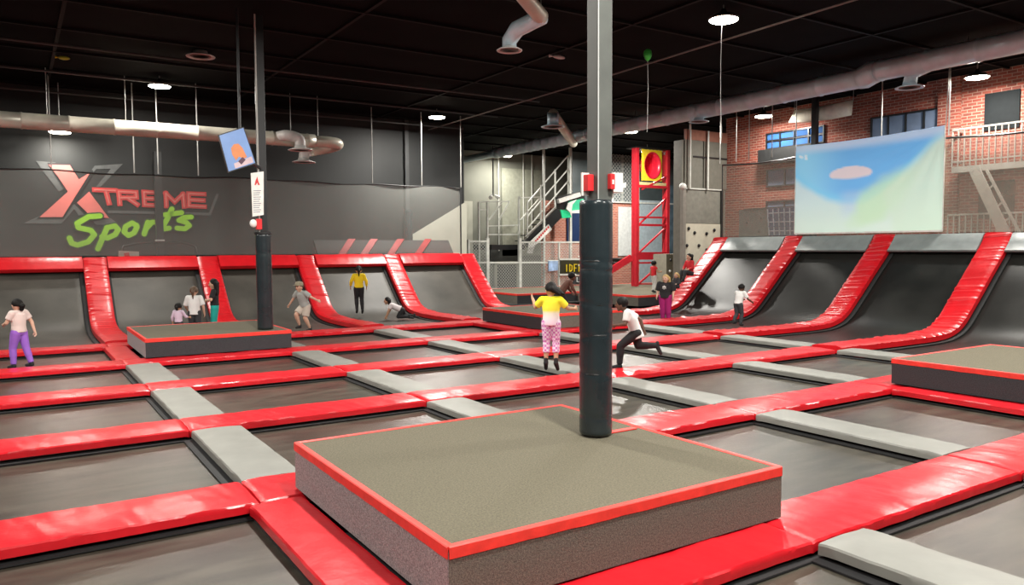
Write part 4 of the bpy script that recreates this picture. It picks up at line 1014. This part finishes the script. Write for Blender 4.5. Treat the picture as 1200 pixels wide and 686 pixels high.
# black hoop and small board behind the back ramp
t = thing('black_hoop', (4,24.2,2.1), 'low black pipe hoop standing behind the red padded ramp edge', 'hoop')
hq = [at(x,y,y=23.6) for x,y in ((143,305),(144,290),(150,288),(165,285),(190,284),(212,285),(226,288),(230,293),(231,305))]
part('pipe', STEELD, t, lambda b: b.tube(bez(hq,4), .035, 8), smooth=True)
for k in (0,-1): part('leg', STEELD, t, lambda b: b.tube([hq[k], (hq[k].x,23.6,1.16 if hq[k].x > 4.6 else -.35)], .035, 8))
q = at(191,250,y=23.6)
t = thing('wall_column', (q.x,24.4,-.35), 'dark square column with a pale collar behind the logo net', 'column')
part('shaft', mat('charcoal_steel', (.03,.032,.033), .5), t, lambda b: b.box((q.x-.11,24.3,-.34),(q.x+.11,24.52,5.4)))
part('collar', DIFF, t, lambda b: b.box((q.x-.13,24.28,at(191,283,y=24.3).z-.06),(q.x+.13,24.54,at(191,283,y=24.3).z+.06)))
q = at(477,250,y=24.85)
t = thing('wall_column', (q.x,24.9,-.35), 'dark column with a padded foot behind the net near the cream wedge', 'column')
part('shaft', mat('charcoal_steel', (.03,.032,.033), .5), t, lambda b: b.box((q.x-.08,24.78,-.34),(q.x+.08,24.95,CZ-.02)))
part('padded_foot', WRAP, t, lambda b: b.lathe((q.x,24.72,-.34), [(.16,0),(.16,4.0),(.12,4.05)], 16))
q = at(150,292,y=23.15)
t = thing('small_board', (q.x,23.2,2.0), 'small pale printed board lying on the red padded ramp edge', 'board')
part('board', mat('beige_board', (.50,.42,.36), .6), t, lambda b: b.prism([at(x,y,y=23.2) for x,y in ((139,294),(163,295),(163,303),(139,303))], (0,.05,0)))
part('print', LOGR, t, lambda b: b.prism([at(x,y,y=23.19) for x,y in ((145,297),(151,296),(152,301),(146,301))], (0,.004,0)))
part('stand', STEELD, t, lambda b: b.box((q.x-.05,23.22,-.34),(q.x+.05,23.28,2.0)))

# ---------------------------------------------------------------- people
def remesh(b, name, m, parent, vox, smooth=4):
    me = bpy.data.meshes.new('tmp'); me.from_pydata([tuple(v) for v in b.v], [], b.f); me.update()
    bm = bmesh.new(); bm.from_mesh(me); bmesh.ops.recalc_face_normals(bm, faces=bm.faces); bm.to_mesh(me); bm.free()
    o = bpy.data.objects.new('tmp', me); col.objects.link(o)
    r = o.modifiers.new('r','REMESH'); r.mode = 'VOXEL'; r.voxel_size = vox
    if smooth: s_ = o.modifiers.new('s','SMOOTH'); s_.factor = .5; s_.iterations = smooth
    dg = bpy.context.evaluated_depsgraph_get(); nm = bpy.data.meshes.new_from_object(o.evaluated_get(dg))
    bpy.data.objects.remove(o); bpy.data.meshes.remove(me)
    nm.name = name; nm.materials.clear(); nm.materials.append(m); nm.polygons.foreach_set('use_smooth', [True]*len(nm.polygons))
    c = bpy.data.objects.new(name, nm); col.objects.link(c); c.parent = parent; return c
def cap(b, p, q, r0, r1, n=12):
    """tapered limb with round ends"""
    p, q = Vector(p), Vector(q); d = (q-p); L = d.length
    if L < 1e-5: b.ball(p, max(r0,r1), n, 8); return
    d /= L; pts = []; rs = []
    for a in (88,60,30): pts.append(p-d*r0*math.sin(R(a))); rs.append(r0*math.cos(R(a)))
    for t in (0,.25,.5,.75,1): pts.append(p+d*L*t); rs.append(r0+(r1-r0)*t)
    for a in (30,60,88): pts.append(q+d*r1*math.sin(R(a))); rs.append(r1*math.cos(R(a)))
    b.tube(pts, rs, n)
def cone(b, p, q, r0, r1, n=14): b.tube([Vector(p), Vector(p).lerp(Vector(q),.5), Vector(q)], [r0,(r0+r1)/2,r1], n)
def loft(b, secs, side, n=22):
    rings = []
    for i, (c, rx, ry) in enumerate(secs):
        c = Vector(c); d = (Vector(secs[min(i+1,len(secs)-1)][0])-Vector(secs[max(i-1,0)][0])).normalized()
        sd = (side-d*side.dot(d)).normalized(); fw = d.cross(sd)
        rings.append([c+sd*rx*math.cos(2*math.pi*j/n)+fw*ry*math.sin(2*math.pi*j/n) for j in range(n)])
    b.rings(rings)
SK = {'light': mat('light_skin', (.62,.38,.27), .55, var=.04), 'tan': mat('tan_skin', (.46,.26,.16), .55, var=.04), 'brown': mat('brown_skin', (.13,.065,.04), .5, var=.04)}
EYE = mat('eye_dark', (.02,.015,.012), .3); LIP = mat('lip_rose', (.42,.13,.11), .5)
HB = mat('black_hair', (.007,.006,.0055), .6, bump=.4, bscale=90, spec=.2); HBR = mat('brown_hair', (.09,.05,.025), .45, bump=.4, bscale=90); HBL = mat('blond_hair', (.50,.33,.12), .5, bump=.4, bscale=90)
def cloth(name, c): return mat(name, c, .85, var=.06, scale=5, bump=.15, bscale=12)
DEF = dict(pelvis=(0,0,.53), chest=(0,0,.70), neck=(0,-.005,.815), head=(0,.01,.905),
  elL=(-.155,-.01,.645), wrL=(-.165,.04,.49), elR=(.155,-.01,.645), wrR=(.165,.04,.49),
  knL=(-.06,.02,.285), anL=(-.062,0,.055), knR=(.06,.02,.285), anR=(.062,0,.055))
def person(label, loc, face, H, pose=None, skin='light', top=None, sleeve=.7, hem=.0, bottom=None, leg='full', shoes=None, hair=HB, style='short', fat=1.0, hs=1.08, head_yaw=0, extra=None, flare=1.0):
    J = {k: Vector(v) for k, v in {**DEF, **(pose or {})}.items()}
    side = Vector((pose or {}).get('side', (1,0,0))).normalized()
    up = (J['neck']-J['chest']).normalized()
    shL = J['neck']-side*.098*fat-up*.022; shR = J['neck']+side*.098*fat-up*.022
    if 'shL' in (pose or {}): shL = J['shL']
    if 'shR' in (pose or {}): shR = J['shR']
    low = (J['chest']-J['pelvis']).normalized()
    hside = Vector((pose or {}).get('hside', side)).normalized()
    hpL = J['pelvis']-hside*.05*fat-low*.015; hpR = J['pelvis']+hside*.05*fat-low*.015
    root = thing('person', loc, label, 'person'); root.rotation_euler = (0,0,YAW-math.pi/2+R(face))
    k = H; P = lambda v: Vector(v)*k
    hr = .062*hs
    hd = J['head']; fwd = side.cross(Vector((0,0,1))); fwd = -fwd if fwd.y < 0 and abs(fwd.y) > .2 else fwd
    fd = Vector((0,1,0)); fd = Matrix.Rotation(R(head_yaw),3,'Z') @ fd
    fs = fd.cross(Vector((0,0,1)))
    # --- body, one continuous skin
    b = MB()
    loft(b, [(P(J['pelvis']-low*.045),.062*fat*k,.05*fat*k),(P(J['pelvis']),.083*fat*k,.062*fat*k),(P(J['pelvis'].lerp(J['chest'],.5)),.072*fat*k,.052*fat*k),(P(J['chest']),.088*fat*k,.060*fat*k),(P(J['chest'].lerp(J['neck'],.6)),.092*fat*k,.052*fat*k),(P(J['neck']-up*.005),.05*k,.04*k)], side)
    cap(b, P(shL), P(shR), .038*k, .038*k)
    cap(b, P(J['neck']-up*.02), P(hd-Vector((0,0,.03))), .030*k, .030*k)
    b.ball(P(hd+Vector((0,0,.012))), (hr*.94*k, hr*1.05*k, hr*1.18*k), 18, 14)
    cap(b, P(hd+fd*.022-Vector((0,0,.035))), P(hd+fd*.03-Vector((0,0,.055))), .040*hs*k, .022*hs*k)      # jaw and chin
    cap(b, P(hd+fd*hr*.98+Vector((0,0,.010))), P(hd+fd*hr*1.12-Vector((0,0,.012))), .007*k, .011*k, 8)    # nose
    for s_ in (-1,1): b.ball(P(hd+fs*s_*hr*.95), (.012*k,.016*k,.022*k), 8, 6)                             # ears
    for S_, sh, el, wr, hp, kn, an in (('L',shL,J['elL'],J['wrL'],hpL,J['knL'],J['anL']), ('R',shR,J['elR'],J['wrR'],hpR,J['knR'],J['anR'])):
        cap(b, P(sh), P(el), .033*k*fat, .025*k); cap(b, P(el), P(wr), .026*k, .017*k)
        d = (wr-el).normalized(); sg = -1 if S_ == 'L' else 1
        inn = (Vector((-sg,0,0))-d*Vector((-sg,0,0)).dot(d)); inn = inn.normalized() if inn.length > .2 else d.orthogonal().normalized()
        acr = d.cross(inn).normalized()
        pc = wr+d*.030
        for o_ in (-.010,0,.010): cap(b, P(wr+acr*o_*.6), P(pc+acr*o_), .012*k, .012*k, 8)
        for o_, ln in ((-.0165,.030),(-.0055,.036),(.0055,.039),(.0165,.034)):
            f0 = pc+acr*o_+d*.006; f1 = f0+d*ln*.55+inn*.005+acr*o_*.25; f2 = f1+d*ln*.38+inn*.014
            cap(b, P(f0), P(f1), .0058*k, .0054*k, 8); cap(b, P(f1), P(f2), .0054*k, .0046*k, 8)
        th = wr+d*.012+acr*.014; t1 = th+acr*.020+d*.014+inn*.008; t2 = t1+d*.018+acr*.004
        cap(b, P(th), P(t1), .0085*k, .007*k, 8); cap(b, P(t1), P(t2), .007*k, .0055*k, 8)
        cap(b, P(hp), P(kn), .055*k*fat, .036*k*fat); cap(b, P(kn), P(kn.lerp(an,.3)), .036*k*fat, .037*k*fat); cap(b, P(kn.lerp(an,.3)), P(an), .036*k*fat, .022*k)
        ft = Vector((pose or {}).get('ft'+S_, (0,1,-.08))).normalized()
        cap(b, P(an-Vector((0,0,.022))), P(an+ft*.085-Vector((0,0,.022))), .024*k, .018*k)
        if S_ == 'L': feet = []
        feet.append((an,ft))
    remesh(b, 'body', SK[skin], root, max(.0055, .0062*k), 3)
    # --- face
    e = MB()
    for s_ in (-1,1): e.ball(P(hd+fd*hr*.97+fs*s_*.024*hs+Vector((0,0,.014))), (.009*k,.009*k,.006*k), 8, 6)
    eo = e.build('eyes', EYE, None, origin=(0,0,0), smooth=True); eo.parent = root; eo.location = (0,0,0)
    e = MB(); e.ball(P(hd+fd*(hr*.82+.012)-Vector((0,0,.038))), (.017*k,.012*k,.005*k), 10, 6)
    eo = e.build('mouth', LIP, None, origin=(0,0,0), smooth=True); eo.parent = root; eo.location = (0,0,0)
    # --- hair
    h = MB(); bk = -fd
    h.ball(P(hd+bk*.010+Vector((0,0,.026))), (hr*1.10*k, hr*1.13*k, hr*1.16*k), 18, 14)
    # cut the face free: hair cap starts above the brow
    keep = MB(); 
    rings = []
    n = 20
    for a, s_ in ((0,1.0),(18,1.0),(38,1.0),(58,1.0),(76,1.0),(95,1.0),(112,.97)):
        ring = []
        for j in range(n):
            t_ = 2*math.pi*j/n; dirv = fs*math.cos(t_)+fd*math.sin(t_)
            front = max(0, math.sin(t_)); aa = R(a*(1-.50*front**1.2))
            ring.append(P(hd+Vector((0,0,.018))+bk*.006+dirv*hr*1.13*math.sin(max(aa,.03))+Vector((0,0,hr*1.26*math.cos(aa)))))
        rings.append(ring)
    hh = MB(); inner = [[hd*k+Vector((0,0,.018*k))+(v-(hd*k+Vector((0,0,.018*k))))*.80 for v in r_] for r_ in rings]
    hh.rings(rings+inner[::-1], cap=True)
    if style == 'pony':
        cap(hh, P(hd+bk*hr*1.05+Vector((0,0,.03))), P(hd+bk*(hr*1.6)-Vector((0,0,.01))), .026*k, .030*k); cap(hh, P(hd+bk*(hr*1.6)-Vector((0,0,.01))), P(hd+bk*hr*1.5-Vector((0,0,.13))), .030*k, .010*k)
    if style == 'bun':
        hh.ball(P(hd+bk*hr*1.35-Vector((0,0,.005))), .040*k, 12, 8); hh.ball(P(hd+bk*hr*1.2-Vector((0,0,.05))), .032*k, 12, 8)
    if style in ('long','bob'):
        ln = .17 if style == 'long' else .075
        for o_ in (-1,-.5,0,.5,1): cap(hh, P(hd+bk*hr*(.95-.35*abs(o_))+fs*o_*hr*.95+Vector((0,0,.02))), P(hd+bk*hr*(1.0-.2*abs(o_))+fs*o_*hr*1.0-Vector((0,0,ln))), .030*k, .020*k)
    if style == 'fly':
        for o_, dx in ((0,.07),(.5,.06),(-.5,.08)): cap(hh, P(hd+bk*hr*.9+fs*o_*hr+Vector((0,0,.02))), P(hd+bk*(hr+.045)+fs*(o_*hr*.9+.075)-Vector((0,0,.035+abs(o_)*.02))), .036*k, .018*k)
    if style == 'afro':
        hh.ball(P(hd+bk*.014+Vector((0,0,.034))), (hr*1.22*k,hr*1.16*k,hr*1.12*k), 16, 10)
    remesh(hh, 'hair', hair, root, .0085*k, 2)
    # --- clothes
    sp = J['chest']-J['pelvis']
    if bottom:
        c = MB()
        loft(c, [(P(J['pelvis']-low*.050),.070*fat*k,.060*fat*k),(P(J['pelvis']),.095*fat*k,.073*fat*k),(P(J['pelvis']+low*.045),.087*fat*k,.066*fat*k)], hside)
        for hp, kn, an in ((hpL,J['knL'],J['anL']),(hpR,J['knR'],J['anR'])):
            e0 = {'full':1.0,'capri':.55,'shorts':-.25}[leg]
            r_h, r_k, r_a = .064*fat*flare, .045*fat*flare, (.034 if leg == 'full' else .042)*fat*flare
            if e0 > 0:
                cap(c, P(hp), P(kn), r_h*k, r_k*k, 14); en = kn.lerp(an,e0-.04 if e0 == 1 else e0); cap(c, P(kn), P(kn.lerp(en,.5)), r_k*k, r_k*k*.97, 14); cone(c, P(kn), P(en), r_k*k, r_a*k)
            else: cap(c, P(hp), P(hp.lerp(kn,.4)), r_h*k, r_h*k*1.0, 14); cone(c, P(hp.lerp(kn,.2)), P(hp.lerp(kn,.85)), r_h*k*1.0, r_h*.98*k)
        remesh(c, 'trousers' if leg != 'shorts' else 'shorts', bottom, root, .009*k, 3)
    if top:
        c = MB()
        hemp = J['pelvis']+low*(.02-hem)
        loft(c, [(P(hemp),.102*fat*flare*k,.080*fat*flare*k),(P(J['pelvis'].lerp(J['chest'],.5)),.092*fat*k,.070*fat*k),(P(J['chest']),.102*fat*k,.072*fat*k),(P(J['chest'].lerp(J['neck'],.65)),.103*fat*k,.062*fat*k),(P(J['neck']-up*.004),.052*k,.044*k)], side)
        cap(c, P(shL), P(shR), .045*k, .045*k)
        for sh, el, wr in ((shL,J['elL'],J['wrL']),(shR,J['elR'],J['wrR'])):
            cap(c, P(sh), P(sh.lerp(el,.2)), .045*k*fat, .043*k*fat)
            if sleeve <= 1: cone(c, P(sh), P(sh.lerp(el,sleeve)), .045*k*fat, .043*k*fat)
            else: cap(c, P(sh), P(el), .044*k*fat, .036*k); cone(c, P(el), P(el.lerp(wr,sleeve-1)), .036*k, .027*k)
        remesh(c, 'shirt', top, root, .009*k, 3)
    if shoes:
        for an, ft in feet:
            c = MB(); cap(c, P(an-Vector((0,0,.018))-ft*.008), P(an+ft*.088-Vector((0,0,.024))), .030*k, .023*k); cap(c, P(an+Vector((0,0,.03))), P(an-Vector((0,0,.02))), .027*k, .029*k)
            remesh(c, 'sock', shoes, root, .008*k, 2)
    if extra: extra(root, P, J, hd, fd, fs, hr, k)
    return root
def onz(px, py, z): v = at(px,py,z=z); return (v.x, v.y, v.z)
WT = cloth('white_tshirt', (.72,.72,.70)); BLK = cloth('black_cloth', (.012,.012,.014)); SOCK = cloth('black_sock', (.012,.012,.013)); DGR = cloth('charcoal_cloth', (.035,.037,.042))
PURP = cloth('purple_leggings', (.30,.12,.55)); TEAL = cloth('teal_trousers', (.01,.36,.31)); YELC = cloth('yellow_sweater', (.80,.58,.01)); MAG = cloth('magenta_trousers', (.33,.008,.13))
REDC = cloth('red_shirt', (.62,.02,.03)); GREYC = cloth('grey_tshirt', (.36,.39,.37)); BEI = cloth('beige_shorts', (.50,.45,.38)); PALE = cloth('pale_pink_tshirt', (.70,.58,.54)); BROWN = cloth('brown_jacket', (.11,.045,.03)); LIL = cloth('lilac_top', (.62,.50,.62))
def ombre():
    m = cloth('ombre_tshirt', (.7,.7,.7)); nt = m.node_tree; b = nt.nodes['Principled BSDF']
    tc = nt.nodes.new('ShaderNodeTexCoord'); sp = nt.nodes.new('ShaderNodeSeparateXYZ'); r = nt.nodes.new('ShaderNodeValToRGB'); mr = nt.nodes.new('ShaderNodeMapRange')
    nt.links.new(tc.outputs['Object'], sp.inputs[0]); nt.links.new(sp.outputs[2], mr.inputs[0]); mr.inputs[1].default_value = .66; mr.inputs[2].default_value = 1.20
    nt.links.new(mr.outputs[0], r.inputs[0]); e = r.color_ramp.elements
    e[0].position = .0; e[0].color = (.72,.40,.55,1); e[1].position = 1; e[1].color = (.86,.78,.02,1)
    x = r.color_ramp.elements.new(.30); x.color = (.75,.66,.70,1); x = r.color_ramp.elements.new(.50); x.color = (.80,.76,.62,1); x = r.color_ramp.elements.new(.60); x.color = (.86,.78,.06,1)
    nt.links.new(r.outputs[0], b.inputs['Base Color']); return m
def checks():
    m = cloth('check_leggings', (.7,.5,.6)); nt = m.node_tree; b = nt.nodes['Principled BSDF']
    tc = nt.nodes.new('ShaderNodeTexCoord'); ck = nt.nodes.new('ShaderNodeTexChecker'); nt.links.new(tc.outputs['Object'], ck.inputs[0]); ck.inputs['Scale'].default_value = 26
    ck.inputs[1].default_value = (.70,.58,.68,1); ck.inputs[2].default_value = (.52,.16,.42,1); nt.links.new(ck.outputs[0], b.inputs['Base Color']); return m
B = ZB+.004
# girl in purple leggings by the far trampolines
person('girl in a pale t-shirt and purple leggings with a dark ponytail', onz(24,432,B), 75, 1.38,
  dict(elL=(-.15,.05,.66), wrL=(-.10,.16,.63), elR=(.17,-.05,.655), wrR=(.17,-.10,.51), knL=(-.065,.05,.29), anL=(-.07,.04,.055), knR=(.06,-.05,.29), anR=(.065,-.13,.07), head=(0,.015,.90)),
  'light', PALE, .65, .03, PURP, 'full', SOCK, HB, 'bun', fat=1.08)
def pt(px, y, z): v = at(px,300,y=y); return (v.x, v.y, z)
person('small child in a lilac top beside the girl with the white shirt', pt(207,17.0,B), 0, .98, dict(elR=(.17,.04,.66), wrR=(.22,.12,.64)), 'tan', LIL, 1.6, .02, DGR, 'full', SOCK, HB, 'bun', hs=1.3)
person('girl in a long white t-shirt with a brown ponytail', pt(226,17.3,B), 10, 1.38, dict(elL=(-.16,.03,.64), wrL=(-.15,.12,.56)), 'light', WT, .95, .07, DGR, 'full', SOCK, HBR, 'pony', fat=1.08)
person('girl in a black top and teal trousers with long dark hair', pt(250,17.6,B), 100, 1.55, dict(elL=(-.15,.03,.65), wrL=(-.05,.11,.64), elR=(.15,.03,.65), wrR=(.05,.12,.63)), 'light', BLK, .8, .0, TEAL, 'full', SOCK, HB, 'long', fat=.95)
def capx(root, P, J, hd, fd, fs, hr, k):
    b = MB(); c = P(hd+Vector((0,0,.045))); n = 18
    b.rings([[c+(fs*math.cos(2*math.pi*j/n)+fd*math.sin(2*math.pi*j/n))*r_*k+Vector((0,0,z*k)) for j in range(n)] for r_, z in ((hr*1.16,-.012),(hr*1.17,.02),(hr*1.0,.05),(hr*.5,.066),(.004,.07))])
    brim = [c+(fd*(hr*1.0+.055*math.sin(math.pi*(j+.5)/9))+fs*(hr*1.05*math.cos(math.pi*(j+.5)/9)))*k+Vector((0,0,-.008*k)) for j in range(9)]
    b.prism(brim, (0,0,.006*k))
    o = b.build('cap', mat('khaki_cap', (.30,.26,.18), .8), None, origin=(0,0,0)); o.parent = root; o.location = (0,0,0)
person('boy in a khaki cap, grey shirt and beige shorts running at the padded edge', onz(357,390,B), 150, 1.46,
  dict(pelvis=(0,-.02,.51), chest=(.01,.03,.67), neck=(.015,.06,.78), head=(.015,.10,.865), elR=(.21,.05,.66), wrR=(.30,.08,.53), elL=(-.20,.02,.68), wrL=(-.29,-.05,.62), knR=(.08,.13,.35), anR=(.09,.03,.13), knL=(-.04,.02,.28), anL=(-.05,-.10,.07)),
  'light', GREYC, .85, .02, BEI, 'shorts', SOCK, HBR, 'short', fat=1.1, extra=capx)
person('girl in a yellow sweater and black leggings bouncing on a sloped mat', (at(421,366,y=20.4).x, 20.4, at(421,366,y=20.4).z), 15, 1.52, dict(elL=(-.16,.0,.66), wrL=(-.17,.07,.55), elR=(.16,.0,.66), wrR=(.17,.06,.54), knL=(-.05,.06,.29), anL=(-.05,-.02,.06), knR=(.06,.03,.29), anR=(.07,-.02,.05), ftL=(0,1,-.6), ftR=(0,1,-.6)), 'tan', YELC, 1.8, .02, BLK, 'full', SOCK, HB, 'pony')
# child on hands and knees
person('child in a white t-shirt crawling on a sloped mat', onz(470,373.5,B+.03), 95, 1.42,
  dict(pelvis=(0,-.02,.20), chest=(0,.13,.265), neck=(0,.235,.33), head=(0,.31,.40), elL=(-.12,.27,.20), wrL=(-.10,.33,.06), elR=(.14,.25,.20), wrR=(.16,.33,.05), knL=(-.07,.06,.05), anL=(-.07,-.19,.05), knR=(.10,-.06,.05), anR=(.12,-.30,.05), ftL=(0,-1,-.1), ftR=(0,-1,-.1)),
  'tan', cloth('white_print_tshirt', (.66,.60,.60)), .7, -.01, BLK, 'full', SOCK, HB, 'bob')
# girl jumping in the middle
person('jumping girl in a yellow to pink t-shirt and checked leggings', (lambda v: (v[0],v[1],v[2]+.26))(onz(646,447,B)), -8, 1.46,
  dict(elL=(-.19,.07,.70), wrL=(-.24,.17,.80), elR=(.20,.03,.69), wrR=(.27,.12,.68), head=(-.005,.02,.905), knL=(-.055,.015,.29), anL=(-.06,-.03,.06), knR=(.055,.02,.29), anR=(.06,-.03,.06), ftL=(-.1,1,-1.1), ftR=(.25,.8,-1.1)),
  'tan', ombre(), .75, .06, checks(), 'capri', SOCK, HB, 'fly', head_yaw=40, fat=1.05)
# person bending over in a brown jacket
person('person in a brown jacket bending forward behind the charcoal sided platform', pt(661,17.4,B), -75, 1.62,
  dict(pelvis=(0,-.06,.50), chest=(0,.04,.64), neck=(0,.12,.73), head=(0,.18,.81), elL=(-.14,.14,.58), wrL=(-.12,.22,.48), elR=(.14,.14,.58), wrR=(.12,.22,.48)), 'brown', BROWN, 1.85, .02, BLK, 'full', SOCK, HB, 'afro')
# runner
person('boy in a white t-shirt and black trousers running past the thick column', onz(742,436.5,B), 82, 1.48,
  dict(pelvis=(0,-.03,.51), chest=(0,.02,.66), neck=(0,.09,.77), head=(0,.15,.845), elL=(-.15,.10,.62), wrL=(-.10,.22,.60), elR=(.15,-.09,.65), wrR=(.14,-.13,.52), knL=(-.055,.16,.34), anL=(-.055,.17,.10), knR=(.055,-.06,.33), anR=(.06,-.30,.335), ftR=(0,-.55,-1), ftL=(0,1,-.1)),
  'brown', WT, .75, .10, BLK, 'full', SOCK, HB, 'afro', fat=1.05, flare=1.05)
# woman
def trefoil(root, P, J, hd, fd, fs, hr, k):
    b = MB(); y = .104*k
    for cx, cz, rx, rz in ((-.026,.735,.013,.020),(0,.745,.012,.026),(.026,.735,.013,.020)):
        b.prism([(cx*k+rx*k*math.cos(t*.5236), y, cz*k+rz*k*math.sin(t*.5236)) for t in range(12)], (0,.004,0))
    b.box((-.045*k,y,.700*k),(.045*k,y+.004,.706*k)); b.box((-.012*k,y,.688*k),(.012*k,y+.004,.696*k))
    o = b.build('shirt_print', WHITE, None, origin=(0,0,0)); o.parent = root; o.location = (0,0,0)
person('woman in a black printed t-shirt and magenta trousers with blond hair', onz(780,376.5,B), 150, 1.46, dict(elL=(-.17,.0,.645), wrL=(-.18,.06,.51), elR=(.17,.0,.645), wrR=(.17,.08,.52)), 'light', BLK, .95, .05, MAG, 'full', SOCK, HBL, 'bob', fat=1.42, head_yaw=-10, extra=trefoil)
person('small child in a red vest standing on the long far deck', onz(766,343,.415), -60, 1.22, dict(elR=(.15,.05,.66), wrR=(.16,.14,.66), knL=(-.06,.06,.28), anL=(-.07,.02,.055), anR=(.07,-.06,.055)), 'tan', REDC, .3, .02, cloth('white_trousers', (.58,.58,.55)), 'full', SOCK, HB, 'afro', hs=1.2)
SIT = dict(pelvis=(0,-.02,.10), chest=(0,-.01,.28), neck=(0,.0,.39), head=(0,.02,.48), elL=(-.15,.04,.22), wrL=(-.08,.15,.18), elR=(.15,.04,.22), wrR=(.08,.15,.18), knL=(-.06,.20,.14), anL=(-.06,.26,-.07), knR=(.06,.20,.14), anR=(.06,.26,-.07))
v = at(808,324,y=16.25); person('girl in a red top with long dark hair sitting on a red ramp strip', (v.x,v.y,v.z-.02), 120, 1.45, SIT, 'light', REDC, 1.7, .0, DGR, 'full', SOCK, HB, 'long')
v = at(793,338.5,y=16.18); person('blond child in dark clothes sitting below the girl in red', (v.x,v.y,v.z-.02), 125, 1.0, SIT, 'light', DGR, 1.7, .0, DGR, 'full', SOCK, HBL, 'bob', hs=1.25)
person('boy in a white t-shirt and charcoal trousers leaning on a red ramp strip', onz(866,382,B), -55, 1.24,
  dict(pelvis=(0,-.03,.52), chest=(0,.01,.69), neck=(0,.05,.80), head=(0,.08,.89), elL=(-.12,.12,.66), wrL=(-.10,.25,.62), elR=(.17,.10,.64), wrR=(.18,.24,.56), knL=(-.05,-.02,.28), anL=(-.05,-.14,.10), knR=(.06,.02,.28), anR=(.06,-.02,.055)), 'brown', WT, .8, .03, DGR, 'full', SOCK, HB, 'short', hs=1.15, fat=1.1)
